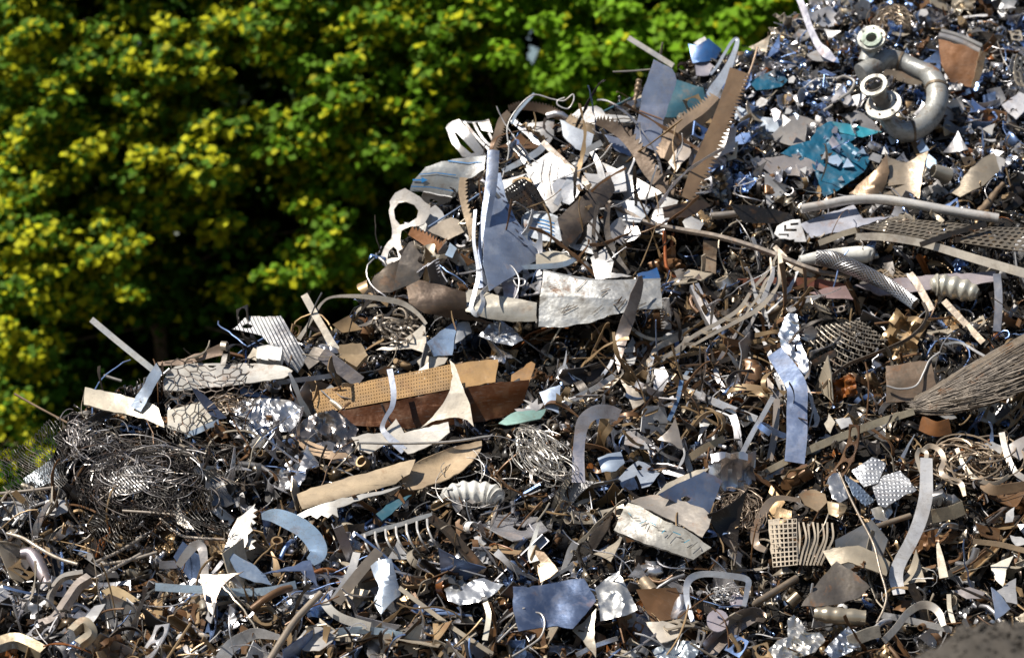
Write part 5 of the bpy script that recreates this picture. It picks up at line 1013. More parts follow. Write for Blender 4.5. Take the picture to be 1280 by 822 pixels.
for i, (pth, wd) in enumerate([([(20, 770), (35, 750), (52, 738), (70, 728)], 13), ([(48, 782), (68, 774), (84, 752), (98, 732), (112, 722)], 14), ([(62, 762), (64, 742), (78, 722), (104, 716)], 9), ([(-4, 806), (18, 800), (36, 806), (54, 816)], 18), ([(90, 790), (105, 778), (114, 792), (98, 806)], 14)]):
    ribbon('curved_strip', ['grey glove like curved strip, outer left of the lower left bunch', 'grey brown curved strip in the middle of the lower left bunch', 'narrow curved strip topping the lower left bunch', 'wavy golden tan strip at the bottom left corner', 'tan curled flap beside the wavy golden strip'][i], 'strip', pth, wd, [(.48, .46, .46, .7), (.40, .35, .32, .6), (.5, .47, .43, .6), (.55, .46, .32, .7), (.48, .42, .32, .5)][i], gx=.1, gy=.9, lift=.18, curl=.03, lm=['grey glove like strip', None, None, 'wavy golden strip', None][i], mat='clean')
bt = plate('top_face', '', '', [(127, 739), (140, 732), (155, 738), (175, 751), (160, 756), (140, 752)], (.46, .35, .21, .1), gy=1.2, lift=.24, mat='clean')
bf = plate('front_face', '', '', [(127, 741), (140, 754), (155, 758), (175, 752), (172, 764), (153, 773), (135, 762)], (.36, .27, .17, .1), gy=.2, lift=.2, mat='rusty')
comp('carton_box', 'flattened tan cardboard like box at the lower left', 'box', [bt, bf], ['top_face', 'front_face'], lm='flattened tan box')
plate('sheet', 'white triangular scrap left of the flattened tan box', 'sheet', [(106, 770), (118, 757), (132, 754), (122, 770), (112, 783)], W, gy=.9, lift=.24, mat='clean')
def toothed(pts_a, n, side):
    return pts_a
plate('toothed_sheet', 'white sheet with a saw toothed edge, larger of the pair at lower left', 'sheet', [(279, 688), (286, 668), (297, 647), (308, 639), (319, 629), (317, 635), (322, 637), (316, 641), (321, 645), (315, 648), (320, 653), (313, 657), (316, 662), (309, 668), (310, 676), (303, 689)], (.80, .77, .73, .2), gx=.2, gy=.7, lift=.24, mat='clean', lm='larger saw toothed white sheet')
plate('toothed_sheet', 'white sheet with a saw toothed edge, smaller of the pair at lower left', 'sheet', [(299, 680), (304, 668), (312, 660), (311, 666), (318, 667), (313, 672), (320, 675), (314, 679), (319, 684), (311, 687), (303, 692)], (.80, .77, .73, .2), gx=.2, gy=.7, lift=.28, mat='clean')
ribbon('curled_strip', 'wide light blue strip curling round to the right at lower left', 'strip', [(327, 645, 0), (342, 644, .03), (360, 650, .05), (378, 660, .05), (392, 674, .03), (398, 690, .0), (388, 702, -.02)], [7, 16, 20, 21, 22, 20, 12], (.50, .68, .92, .6), gx=-.2, gy=.7, lift=.26, mat='clean', lm='wide light blue curl')
plate('shard', 'blue pointed strip below the wide light blue curl', 'shard', [(326, 716), (345, 712), (367, 707), (378, 701), (388, 699), (392, 712), (397, 732), (386, 722), (376, 713), (355, 713)], (.32, .42, .66, .75), gx=-.3, gy=.8, lift=.28, mat='clean', lm='blue pointed strip')
plate('shard', 'brown grey three pointed shard over the pale blue level strip', 'shard', [(250, 717), (270, 718), (285, 717), (305, 713), (288, 722), (277, 732), (270, 748), (268, 771), (260, 762), (254, 740)], (.36, .30, .26, .5), gx=.1, gy=.5, lift=.3, lm='brown three pointed shard')
ribbon('metal_strip', 'long pale blue level strip at lower left', 'strip', [(194, 733), (225, 735), (260, 737), (300, 740), (335, 738), (370, 730)], 9, (.55, .72, .90, .5), gy=1., lift=.22, mat='clean', lm='pale blue level strip')
plate('sheet', 'blue grey sheet with a pointed end behind the pale blue level strip', 'sheet', [(281, 686), (300, 696), (320, 707), (332, 718), (340, 731), (318, 727), (300, 720), (290, 704)], (.42, .54, .72, .7), gx=-.2, gy=.8, lift=.2, mat='clean')
ribbon('bent_strip', 'grey strip arching over the brown three pointed shard', 'strip', [(223, 707, 0), (232, 694, .03), (243, 682, .05), (252, 684, .05), (255, 700, .03), (256, 718, 0), (256, 734, 0)], [8, 10, 11, 11, 9, 9, 9], (.50, .47, .46, .6), gx=.1, gy=.6, lift=.27, mat='clean', lm='grey arching strip')
for i, (pth, wd, c, lb, l2) in enumerate([([(446, 690), (440, 710), (430, 730), (417, 750)], 9, W, 'white side of the long folded lath at lower centre left', None), ([(474, 688), (456, 708), (438, 730), (420, 753)], 12, (.34, .29, .24, .5), 'long brown folded lath leaning at lower centre left', 'brown folded lath'),
        ([(404, 751), (416, 765), (432, 774), (463, 783)], 10, (.70, .68, .64, .4), 'pale strip below the brown folded lath', None), ([(499, 734), (520, 750), (556, 777), (585, 797), (616, 817)], 5, (.52, .45, .36, .5), 'long narrow tan strip running down right at the bottom', 'long narrow tan strip'),
        ([(276, 826), (288, 808), (304, 797), (322, 791), (350, 796)], [16, 15, 14, 12, 6], W, 'white crescent strip at the bottom edge', 'white crescent strip'), ([(420, 789), (445, 787), (470, 788), (503, 794)], 8, (.52, .70, .90, .6), 'pale blue cut strip near the bottom edge', 'pale blue cut strip'),
        ([(607, 752), (611, 768), (609, 785), (606, 800)], 6, (.70, .66, .56, .3), 'upright cream shard strip at bottom centre', 'upright cream strip'), ([(668, 702), (664, 690), (668, 672), (673, 655)], [11, 8, 5, 3], LP, 'tall white cone shaped shard at lower centre', 'white cone shard'),
        ([(703, 712), (709, 700), (714, 688), (720, 677)], [3, 7, 9, 8], W, 'white leaf strip right of the white cone shard', None), ([(688, 722), (702, 714), (716, 706)], 4, W, 'narrow white strip above the blue dented plate', None), ([(720, 818), (745, 806), (772, 797)], 5, (.50, .50, .5, .6), 'grey strip slanting up at the bottom right of the dented plate', None)]):
    ribbon('metal_strip', lb, 'strip', pth, wd, c, gx=.1, gy=.8, lift=.26, mat='clean', lm=l2, tilt=10)
plate('leaning_sheet', 'blue white upright panel right of the brown folded lath', 'sheet', [(463, 707), (470, 701), (489, 697), (495, 718), (501, 743), (490, 752), (476, 767), (470, 758), (467, 752), (474, 735)], (.60, .70, .84, .6), gx=-.1, gy=.6, lift=.24, mat='clean', bend=(0, .04), lm='blue white upright panel')
# rib cage comb
RP = Plane([(450, 670), (540, 642), (540, 690), (480, 705)], 0, .9, lift=.1); LINES.append(([(465, 682), (535, 668)], 16))
ribs = [tube('rib', '', '', [(456 + k * 13 + 0, 668 - k * 3.2, .10), (457 + k * 13, 678 - k * 3, .14), (463 + k * 13, 690 - k * 2.6, .10), (474 + k * 12.5, 700 - k * 2.2, .0)], [1.6, 1.4, 1.2, .8], (.76, .74, .72, .4), pl=RP, mat='clean') for k in range(7)]
spine = ribbon('spine', '', '', [(450, 670, .1), (470, 663, .1), (500, 655, .1), (528, 646, .1), (540, 642, .1)], [4, 5, 5, 5, 3], (.76, .76, .76, .4), pl=RP, mat='clean')
comp('curved_rib_comb', 'white rib cage like comb of curved prongs at lower centre left', 'comb', [spine] + ribs, ['spine'] + ['rib'] * 7, lm='white rib cage comb')
tube('twig_rod', 'grey brown bent rod rising from the bottom edge', 'rod', [(336, 826), (352, 800), (368, 776), (386, 756), (401, 741)], 4, (.36, .30, .24, .3), gy=.8, lift=.26, lm='grey brown bent rod')
plate('sheet', 'pale translucent looking grey sheet at the bottom left of centre', 'sheet', [(367, 803), (380, 788), (399, 777), (412, 784), (423, 790), (415, 802), (399, 813), (380, 812)], (.60, .58, .56, .4), gy=1., lift=.2, mat='clean', lm='pale grey sheet near the bottom')
# ------------------------------------------------------------------ lower centre and right
tube('white_bottle', 'ribbed white plastic bottle crushed flat below the wire loops', 'bottle', [(556, 626), (562, 622), (575, 618), (592, 617), (610, 618), (620, 622), (624, 626)], [8, 13, 15, 15, 14, 13, 6], LP, gy=1, lift=.18, mat='clean', seg=18, rib=(.09, 1.1), n=8, lm='ribbed white bottle')
plate('dented_plate', 'dark blue dented rectangular plate at bottom centre', 'plate', [(641, 733), (660, 734), (690, 729), (720, 724), (730, 723), (738, 738), (745, 751), (732, 768), (716, 786), (690, 783), (660, 787), (648, 789), (642, 765)], (.20, .27, .44, .85), gx=-.1, gy=.8, lift=.26, mat='clean', dent=.03, lm='dark blue dented plate')
crumple('metal_foil', 'silver rainbow crumpled panel right of the dark blue dented plate', 'foil', [(744, 735), (756, 724), (773, 714), (784, 735), (797, 762), (785, 768), (768, 772), (751, 776), (748, 755)], (.80, .80, .78, .9), gx=.2, gy=.8, lift=.24, amp=.035, freq=.05, seed=21, lm='silver crumpled panel', step=3.6)
crumple('metal_foil', 'bright bowl of crumpled sheet left of the dark blue dented plate', 'foil', [(556, 736), (566, 730), (580, 733), (590, 725), (604, 722), (618, 728), (630, 730), (618, 742), (600, 752), (575, 756), (560, 750)], (.76, .78, .82, .8), gx=.1, gy=.8, lift=.22, amp=.035, freq=.07, seed=22, lm='bright crumpled bowl')
plate('sheet', 'brown folded sheet behind the dark blue dented plate', 'sheet', [(668, 687), (680, 690), (690, 702), (698, 713), (688, 722), (676, 728), (672, 708)], (.34, .26, .18, .4), gx=.3, gy=.5, lift=.2)
tube('wire_loop', 'thin wire loop curving in front of the dark blue dented plate', 'wire', [(622, 802), (640, 784), (660, 768), (675, 766), (681, 778), (676, 795), (660, 808), (640, 820)], 1.2, (.66, .62, .58, .7), gy=.7, lift=.36)
plate('sheet', 'cream sheet wedge at the bottom below the dented plate', 'sheet', [(716, 788), (735, 772), (746, 760), (743, 785), (745, 822), (732, 806)], (.60, .55, .46, .3), gx=.1, gy=.7, lift=.22)
# sloping box with a torn lid
s1 = plate('front_face', '', '', [(767, 662), (775, 645), (785, 628), (800, 632), (830, 650), (858, 662), (889, 684), (876, 692), (867, 699), (840, 690), (800, 676)], (.46, .45, .42, .3), gx=.1, gy=.6, lift=.22, mat='scuffed', th=.02)
for k in range(12): mark(s1, 'scratch', [(785 + k * 7, 640 + k * 3 + k % 4 * 4), (789 + k * 7 + k % 3 * 3, 644 + k * 3)], 1.1, [(.05, .3, .45, 0), (.12, .11, .1, 0)][k % 2])
s2 = plate('top_face', '', '', [(785, 627), (800, 622), (819, 619), (840, 622), (880, 636), (890, 645), (886, 660), (878, 672), (850, 656), (820, 642)], (.44, .40, .36, .4), gx=-.05, gy=1.2, lift=.24, mat='metal')
s3 = plate('back_plate', '', '', [(822, 618), (850, 603), (880, 589), (892, 594), (903, 601), (894, 622), (886, 642), (862, 637), (840, 626)], (.18, .24, .38, .6), gx=-.5, gy=.6, lift=.2, mat='clean', holes=[[(851, 622), (857, 620), (863, 623), (861, 627), (855, 628), (851, 626)]])  # back of the lid in shadow, that shade painted as dark blue
comp('sloping_box', 'large grey concrete coloured box with a bent lid, its back tinted blue as shade', 'box', [s1, s2, s3], ['front_face', 'top_face', 'back_plate'], lm='grey sloping box')
plate('leaf_sheet', 'pale leaf shaped sheet leaning on the lid of the sloping box', 'sheet', [(818, 620), (832, 605), (854, 595), (870, 588), (887, 585), (870, 597), (848, 608), (832, 616)], (.55, .50, .42, .4), gx=.1, gy=.7, lift=.3, mat='clean')
plate('sheet', 'pale blue sheet with a round hole left of the sloping box lid', 'sheet', [(773, 598), (784, 586), (797, 576), (812, 582), (825, 592), (812, 608), (795, 612), (780, 614)], (.56, .64, .78, .5), gx=-.1, gy=1, lift=.18, mat='clean', holes=[[(795, 584), (799, 581), (803, 584), (801, 588), (796, 588)]], lm='pale blue sheet with a hole')
plate('sheet', 'small square blue white cushion like sheet left of the pale blue holed sheet', 'sheet', [(747, 572), (760, 567), (776, 564), (781, 578), (770, 588), (752, 590)], (.55, .66, .82, .6), gy=1, lift=.2, mat='shiny', bend=(90, .02))
plate('number_plate_scrap', 'white triangular scrap marked with a small figure 2', 'scrap', [(783, 536), (794, 545), (806, 552), (812, 562), (796, 560), (780, 556)], W, gy=1, lift=.22, mat='clean', dent=.0, lm='white scrap marked 2')
LAST = bpy.data.objects[-1] if 0 else [o for o in COL.objects if o.name.startswith('number_plate_scrap')][0]
sub(LAST, ribbon('printed_mark', '', '', [(797, 552, .0), (800, 550, .0), (802, 552, .0), (800, 556, .0), (797, 558, .0), (803, 558, .0)], 1.1, DK, gy=1, lift=.255, th=.001, n=3, mat='film'), 'printed_mark')
ribbon('frame', 'blue grey rounded frame standing at lower centre right', 'frame', [(866, 776, 0), (860, 755, 0), (858, 736, .02), (863, 723, .03), (880, 717, .03), (910, 719, .03), (934, 724, .03), (934, 738, .0), (930, 757, 0)], [5, 6, 7, 8, 7, 7, 7, 6, 5], (.62, .66, .74, .6), gx=0, gy=.7, lift=.26, mat='clean', lm='blue grey rounded frame', th=.01)
ribbon('frame', 'bronze ribbed rounded frame left of the grille', 'frame', [(958, 688, 0), (945, 680, 0), (944, 664, .02), (952, 645, .02), (962, 628, .03), (975, 622, .03), (1000, 625, .03)], [6, 9, 10, 10, 9, 6, 5], (.46, .36, .28, .6), gx=0, gy=.8, lift=.2, mat='clean', lm='bronze rounded frame', th=.02)
g1 = perf('grille_plate', '', '', [(961, 650), (996, 648), (997, 706), (966, 709)], 6, 10, (.56, .48, .38, .2), gx=.1, gy=.7, lift=.24, hole=.36, shape='square', mat='clean')
g2 = plate('solid_corner', '', '', [(960, 649), (975, 647), (977, 690), (964, 692)], (.58, .50, .40, .2), gx=.1, gy=.7, lift=.262, mat='clean', dent=.002)
prg = [ribbon('prong', '', '', [(998 + k * 6, 652 + (k % 3)), (1000 + k * 5.6 + (k % 2) * 2, 672), (998 + k * 5, 690), (995 + k * 4.4, 706)], 2.2, (.56, .48, .38, .2), gx=.1, gy=.7, lift=.24, mat='clean', th=.006) for k in range(8)]
comp('plastic_grille', 'beige square grille with long bent prongs at its right side', 'grille', [g1, g2] + prg, ['grille_plate', 'solid_corner'] + ['prong'] * 8, lm='beige square grille')
plate('sheet', 'dark brown grey pointed sheet right of the rounded frame', 'sheet', [(1001, 757), (1014, 738), (1028, 720), (1046, 701), (1068, 715), (1088, 733), (1073, 747), (1050, 754), (1025, 757)], (.20, .175, .155, .5), gx=-.1, gy=.5, lift=.26, mat='scuffed', bend=(0, .05), lm='dark pointed sheet')
plate('sheet', 'tan wavy sheet above the dark pointed sheet', 'sheet', [(1028, 688), (1050, 684), (1073, 681), (1095, 690), (1113, 702), (1108, 719), (1090, 712), (1060, 702), (1040, 708)], (.46, .40, .31, .4), gx=.1, gy=.9, lift=.22, bend=(0, .03), lm='tan wavy sheet')
ribbon('bent_channel', 'shiny brown trough channel slanting up at the bottom right', 'channel', [(886, 812), (902, 794), (922, 777), (942, 768), (956, 772)], [22, 22, 22, 18, 12], (.42, .36, .32, .9), gx=.1, gy=.8, lift=.22, mat='shiny', curl=-.04, lm='shiny brown trough')
tube('pipe_piece', 'thin bronze pipe rising right toward the grille', 'pipe', [(938, 757), (965, 741), (996, 722)], 4.2, (.40, .32, .24, .8), gy=1, lift=.22, hollow=.8, seg=12, lm='thin bronze pipe')
for px_, py_, R_, lb in ((897, 776, 14, 'lilac flat disc beside the shiny brown trough'), (921, 751, 9, 'smaller grey disc under the blue grey rounded frame')):
    plate('metal_disc', lb, 'disc', [(px_ + R_ * math.cos(t * PI / 8), py_ + R_ * math.sin(t * PI / 8)) for t in range(16)], (.46, .42, .48, .5), gy=1.1, lift=.18, mat='clean', dent=.004)
tube('pipe_piece', 'short brown pipe piece left of the blue grey rounded frame', 'pipe', [(805, 727), (811, 734), (817, 741)], 8, (.45, .36, .26, .7), gx=.6, gy=.9, lift=.18, hollow=1, seg=16, lm='short brown pipe piece')
tube('pipe_piece', 'short dark bronze pipe at the right of the thin bronze pipe', 'pipe', [(986, 755), (998, 744)], 7, (.30, .24, .17, .7), gx=.6, gy=.9, lift=.18, hollow=1, seg=16)
tube('drinks_can', 'tan and silver cylinder with dark bands at the bottom right', 'cylinder', [(1018, 766), (1035, 768), (1055, 770), (1082, 772)], [7, 9.5, 9.5, 9], (.52, .46, .36, .7), gy=1, lift=.22, mat='shiny', seg=16, rib=(.06, 1.4), lm='tan cylinder')
crumple('metal_foil', 'bright silver crumpled foil heap at the bottom right', 'foil', [(960, 812), (972, 800), (985, 796), (984, 775), (992, 768), (1002, 776), (1008, 790), (1025, 790), (1032, 800), (1018, 815), (995, 822), (970, 826)], (.82, .80, .76, .9), gy=.8, lift=.24, amp=.05, freq=.08, seed=31, lm='bright foil heap')
crumple('metal_foil', 'bluish crumpled foil right of the bright foil heap', 'foil', [(1030, 812), (1045, 796), (1060, 782), (1072, 790), (1076, 808), (1060, 816), (1040, 824)], (.6, .64, .72, .95), gy=.8, lift=.2, amp=.045, freq=.09, seed=32)
crumple('metal_foil', 'crushed pale blue tin beside the narrow frame at the bottom', 'foil', [(815, 812), (835, 802), (860, 800), (876, 808), (868, 822), (840, 826), (820, 824)], (.6, .68, .76, .8), gy=.9, lift=.2, amp=.04, freq=.08, seed=33, lm='crushed pale blue tin')
plate('sheet', 'cream folded panel above the crushed pale blue tin', 'sheet', [(806, 777), (828, 775), (855, 784), (848, 795), (826, 803)], (.66, .60, .52, .3), gx=.1, gy=.9, lift=.22, mat='clean')
ribbon('metal_strip', 'wide bright white strip standing at the right, curved like a bow', 'strip', [(1158, 572), (1158, 600), (1157, 622), (1150, 650), (1138, 678), (1125, 702), (1120, 720), (1124, 742)], [14, 15, 16, 16, 15, 15, 16, 14], (.78, .78, .80, .35), gx=.1, gy=.5, lift=.3, mat='clean', lm='wide white bowed strip')
for i, (pth, wd, c, lb, l2) in enumerate([([(1157, 603), (1150, 585), (1146, 570), (1150, 562), (1158, 566), (1156, 580)], 5, LC, 'tan loop at the head of the wide white bowed strip', None), ([(1152, 564), (1162, 557), (1174, 562), (1180, 575), (1176, 588), (1184, 598), (1200, 603), (1206, 620)], [5, 6, 6, 6, 6, 7, 7, 4], (.60, .50, .40, .35), 'tan looping ribbon right of the wide white bowed strip', 'tan looping ribbon'),
        ([(1196, 560), (1204, 580), (1220, 598), (1244, 604), (1262, 594)], 5, (.62, .54, .44, .4), 'second tan looping ribbon near the right edge', None), ([(1252, 540), (1258, 566), (1268, 588), (1284, 600)], 7, (.64, .60, .56, .4), 'pale ribbon curving out at the right edge', None),
        ([(1102, 768), (1130, 773), (1160, 780), (1190, 787)], 7, W, 'white flat lath at the bottom right', 'white flat lath'), ([(1104, 801), (1120, 784), (1134, 766), (1150, 756), (1164, 757), (1174, 766), (1180, 782)], [8, 8, 8, 9, 9, 8, 6], (.60, .56, .52, .5), 'grey strip arching over at the bottom right', 'grey arching strip at right'),
        ([(1060, 802), (1085, 792), (1100, 788)], 14, (.66, .62, .54, .3), 'cream flat offcut left of the white flat lath', None), ([(1172, 678), (1176, 700), (1180, 722)], [3, 8, 10], (.62, .56, .46, .4), 'cream fan strip, taller one right of the bowed strip', None), ([(1180, 720), (1195, 712), (1207, 708)], 8, (.60, .54, .44, .4), 'cream flat strip bent at the foot of the fan strip', None),
        ([(1186, 742), (1187, 760), (1192, 778)], 5, (.66, .60, .50, .4), 'upright narrow strip above the dirt mound', None), ([(1222, 598), (1240, 612), (1262, 610), (1290, 606)], 12, (.40, .28, .18, .3), 'brown wide strip at the right edge', None), ([(1165, 645), (1190, 640), (1205, 634)], 16, (.62, .54, .40, .3), 'cream folded flap right of the bowed strip', None),
        ([(1216, 676), (1250, 680), (1290, 690)], 6, (.46, .35, .24, .3), 'long brown strip at the right edge under the wire tangle', None), ([(1150, 528), (1170, 536), (1188, 532)], 18, RU, 'rusty orange curved flap under the frayed bundle', 'rusty orange flap')]):
    ribbon('curled_strip' if 'loop' in lb else 'metal_strip', lb, 'strip', pth, wd, c, gx=.1, gy=.9, lift=.24, mat='clean', lm=l2, tilt=12)
plate('tread_plate', 'silver tread patterned sheet, upper left of a pair', 'sheet', [(1064, 588), (1076, 580), (1090, 571), (1100, 574), (1108, 579), (1103, 590), (1097, 603), (1080, 608), (1073, 600)], (.66, .68, .72, .7), gx=.1, gy=1, lift=.24, mat='tread', bend=(20, .03))
plate('tread_plate', 'silver tread patterned sheet, larger lower right of a pair', 'sheet', [(1089, 603), (1105, 594), (1125, 588), (1136, 598), (1146, 612), (1128, 620), (1107, 634), (1097, 630)], (.62, .63, .66, .7), gx=.1, gy=1, lift=.22, mat='tread', bend=(50, .03), lm='larger tread patterned sheet')
plate('sheet', 'blue shaded folded end between the two tread patterned sheets', 'sheet', [(1056, 593), (1066, 600), (1080, 612), (1094, 626), (1082, 632), (1066, 618)], (.36, .46, .62, .7), gx=-.5, gy=.5, lift=.2, mat='tread')  # same tread metal, tinted blue as its shaded side
crumple('metal_foil', 'dazzling silver crumpled piece left of the tread patterned sheets', 'foil', [(1034, 598), (1042, 591), (1050, 590), (1057, 606), (1060, 622), (1050, 628), (1040, 622)], (.86, .86, .86, .9), gy=.9, lift=.25, amp=.03, freq=.08, seed=41, lm='dazzling silver piece')
plate('sheet', 'brown faceted sheet left of the dazzling silver piece', 'sheet', [(998, 618), (1015, 612), (1032, 618), (1034, 628), (1022, 640), (1006, 632)], (.34, .25, .16, .3), gy=1, lift=.2)
plate('sheet', 'tan cup shaped sheet below the dazzling silver piece', 'sheet', [(1034, 626), (1046, 628), (1060, 626), (1056, 640), (1046, 646), (1036, 642)], (.48, .38, .26, .4), gy=.7, lift=.24, bend=(0, .04))
crumple('metal_foil', 'bright folded cup below the larger tread patterned sheet', 'foil', [(1088, 636), (1100, 632), (1112, 626), (1116, 640), (1108, 652), (1094, 648)], (.8, .78, .74, .8), gy=.8, lift=.2, amp=.03, freq=.08, seed=43)
tube('bent_wire', 'long thin bent rod hanging down past the tan wavy sheet', 'wire', [(1049, 590), (1062, 620), (1078, 652), (1092, 680), (1100, 712), (1108, 742), (1104, 762), (1096, 778)], 1.4, (.40, .34, .28, .5), gy=.6, lift=.34, lm='long thin bent rod')
tube('rod', 'brown grey rod slanting up to the right beneath the tread sheets', 'rod', [(1060, 675), (1090, 660), (1138, 644)], 3.4, (.34, .28, .22, .5), gy=1, lift=.22)
for i, (pts, c, gx_, lb, l2) in enumerate([([(1238, 706), (1252, 700), (1267, 694), (1258, 712), (1254, 733), (1244, 724)], (.76, .72, .64, .2), .2, 'white curved shard near the right edge', 'white shard at the right edge'), ([(1239, 733), (1250, 742), (1263, 760), (1254, 768), (1245, 774), (1242, 752)], (.42, .52, .72, .6), -.4, 'blue pointed shard below the white curved shard', None),
        ([(1246, 738), (1262, 726), (1270, 722), (1272, 755), (1258, 752)], (.5, .5, .52, .5), 0, 'grey upright shard right of the blue pointed shard', None), ([(1192, 738), (1212, 733), (1232, 740), (1226, 748), (1208, 748)], (.42, .38, .38, .5), 0, 'grey rounded flap above the dirt mound', None),
        ([(1258, 642), (1268, 634), (1266, 652), (1256, 654)], W, .2, 'small white chip at the right edge', None), ([(1262, 668), (1276, 670), (1290, 678), (1270, 682)], W, .1, 'white pointed chip at the right edge', None), ([(1224, 556), (1240, 552), (1262, 562), (1252, 568)], W, 0, 'pale chip in the brown ribbon tangle', None),
        ([(1252, 500 + 60), (1280, 545), (1295, 560), (1275, 575)], (.56, .52, .5, .4), .1, 'grey lilac sheet at the right edge', None), ([(1172, 518), (1176, 500), (1196, 522), (1184, 524)], (.42, .42, .42, .5), -.2, 'grey fin shaped shard standing on the frayed bundle', None), ([(1030, 530), (1036, 517), (1044, 528), (1038, 542)], (.6, .55, .46, .3), .2, 'cream shard above the long beige lath', None),
        ([(1044, 524), (1062, 520), (1066, 530), (1052, 536)], (.7, .7, .7, .4), .1, 'white bent tab above the long beige lath', None), ([(700, 745), (700, 745)], W, 0, '', None)]):
    if lb: plate('shard', lb, 'shard', pts, c, gx=gx_, gy=.8, lift=.22, mat='clean', lm=l2)
# ------------------------------------------------------------------ loose scrap: prototypes
def solid(bm, th=.003):
    thicken(bm, th)
def grid_poly(loop, holes=(), step=.02):
    bm = bmesh.new(); L = [[Vector((*p, 0)) for p in loop]] + [[Vector((*p, 0)) for p in h] for h in holes]
    fl = [v for l in L for v in l]; vs = [bm.verts.new(v) for v in fl]
    for t in tessellate_polygon(L):
        try: bm.faces.new([vs[i] for i in t])
        except ValueError: pass
    for ax in (Vector((1, 0, 0)), Vector((0, 1, 0))):
        lo = min(v.dot(ax) for v in L[0]); hi = max(v.dot(ax) for v in L[0]); q = lo + step
        while q < hi:
            bmesh.ops.bisect_plane(bm, geom=bm.verts[:] + bm.edges[:] + bm.faces[:], plane_co=ax * q, plane_no=ax, dist=1e-6); q += step
    return bm
def bendit(bm, R, ang, sd=0, amp=.004):
    c, s = math.cos(ang), math.sin(ang)
    for v in bm.verts:
        u = v.co.x * c + v.co.y * s; w_ = -v.co.x * s + v.co.y * c; d = amp * mnoise.noise(Vector((u * 25, w_ * 25, sd)))
        u2 = R * math.sin(u / R); z = R * (1 - math.cos(u / R)) + d
        v.co = Vector((u2 * c - w_ * s, u2 * s + w_ * c, z))
def circ(cx, cy, r, n=10, e=1): return [(cx + r * math.cos(2 * PI * k / n), cy + r * e * math.sin(2 * PI * k / n)) for k in range(n)]
def k_shard(r):
    s = r.uniform(.05, .10); a = [0, 2.1 + r.uniform(-.4, .4), 4.2 + r.uniform(-.4, .4)]
    cs = [(s * r.uniform(.8, 1.5) * math.cos(t), s * r.uniform(.8, 1.4) * math.sin(t)) for t in a]; loop = []
    for i in range(3):
        p, q = cs[i], cs[(i + 1) % 3]; k = r.uniform(.12, .38); m = ((p[0] + q[0]) / 2 * (1 - k), (p[1] + q[1]) / 2 * (1 - k))
        for j in range(5):
            t = j / 5; loop.append(tuple((1 - t) ** 2 * p[x] + 2 * t * (1 - t) * m[x] + t * t * q[x] for x in (0, 1)))
    bm = grid_poly(loop); bendit(bm, r.uniform(.06, .3), r.uniform(0, 3)); solid(bm); return bm
def k_plate(r):
    s = r.uniform(.05, .1); n = r.choice((4, 4, 5)); loop = [(s * r.uniform(.8, 1.3) * math.cos(2 * PI * k / n + r.uniform(-.25, .25)), s * r.uniform(.6, 1.1) * math.sin(2 * PI * k / n + r.uniform(-.25, .25))) for k in range(n)]
    h = [circ(r.uniform(-.2, .2) * s, r.uniform(-.2, .2) * s, s * r.uniform(.12, .3))] if r.random() < .35 else []
    bm = grid_poly(loop, h); bendit(bm, r.uniform(.06, .4), r.uniform(0, 3)); solid(bm); return bm
def strip_bm(r, L, wd, curl, nseg=16, fn=None, th=.003):
    bm = bmesh.new(); p = Vector((0, 0, 0)); a = r.uniform(0, 1); b = 0; V = []
    for i in range(nseg + 1):
        a += curl * (math.sin(i * .35 + r.uniform(0, .1)) * .5 + .5) * 3 / nseg; b += r.uniform(-.12, .12)
        t = Vector((math.cos(a) * math.cos(b), math.sin(b), math.sin(a))); side = Vector((-math.sin(b) * .5, 1, .2 * math.sin(i * .5))).normalized()
        w_ = wd * (1 if not fn else fn(i / nseg))
        V.append([bm.verts.new(p - side * w_ / 2), bm.verts.new(p + side * w_ / 2)]); p = p + t * L / nseg
    for i in range(nseg): bm.faces.new((V[i][0], V[i + 1][0], V[i + 1][1], V[i][1]))
    cen = sum((v.co for v in bm.verts), Vector()) / len(bm.verts)
    for v in bm.verts: v.co -= cen
    solid(bm, th); return bm
def k_strip(r): return strip_bm(r, r.uniform(.12, .30), r.uniform(.010, .026), r.uniform(.1, 2.2))
def k_curl(r): return strip_bm(r, r.uniform(.14, .24), r.uniform(.012, .024), r.uniform(2.5, 6), 22)
def k_blade(r): return strip_bm(r, r.uniform(.10, .2), r.uniform(.022, .04), r.uniform(.1, 1.4), 14, lambda t: 1.1 - t)
def k_torn(r):
    a, b, c = r.uniform(2, 7), r.uniform(0, 6), r.uniform(.3, .8)
    return strip_bm(r, r.uniform(.26, .5), r.uniform(.012, .03), r.uniform(.1, 1.3), 26, lambda t: .35 + c * abs(math.sin(a * t + b)) * (1 - .5 * t) + .15 * math.sin(t * 31 + b))
def k_longwire(r):
    pts = []; p = Vector((0, 0, 0)); d = Vector((1, 0, 0))
    for i in range(18): pts.append(p.copy()); d = (d + Vector((r.uniform(-.3, .3), r.uniform(-.35, .35), r.uniform(-.3, .3)))).normalized(); p = p + d * r.uniform(.018, .034)
    c = sum(pts, Vector()) / len(pts); bm = bmesh.new(); tube_bm(bm, [q - c for q in pts], r.uniform(.0016, .0034), 6); return bm
def k_can(r):
    bm = bmesh.new(); R = r.uniform(.024, .032); L = r.uniform(.06, .1); pts = [Vector((L * (i / 8 - .5), .012 * math.sin(i * r.uniform(.5, 1.2)), 0)) for i in range(9)]
    tube_bm(bm, pts, [R * (.82 if i in (0, 8) else 1) * (1 - .18 * r.random()) for i in range(9)], 14)
    sd = r.uniform(0, 50)
    for v in bm.verts: v.co.z *= .72; v.co += Vector((0, .008, .010)) * mnoise.noise(v.co * 40 + Vector((sd, 0, 0)))
    return bm
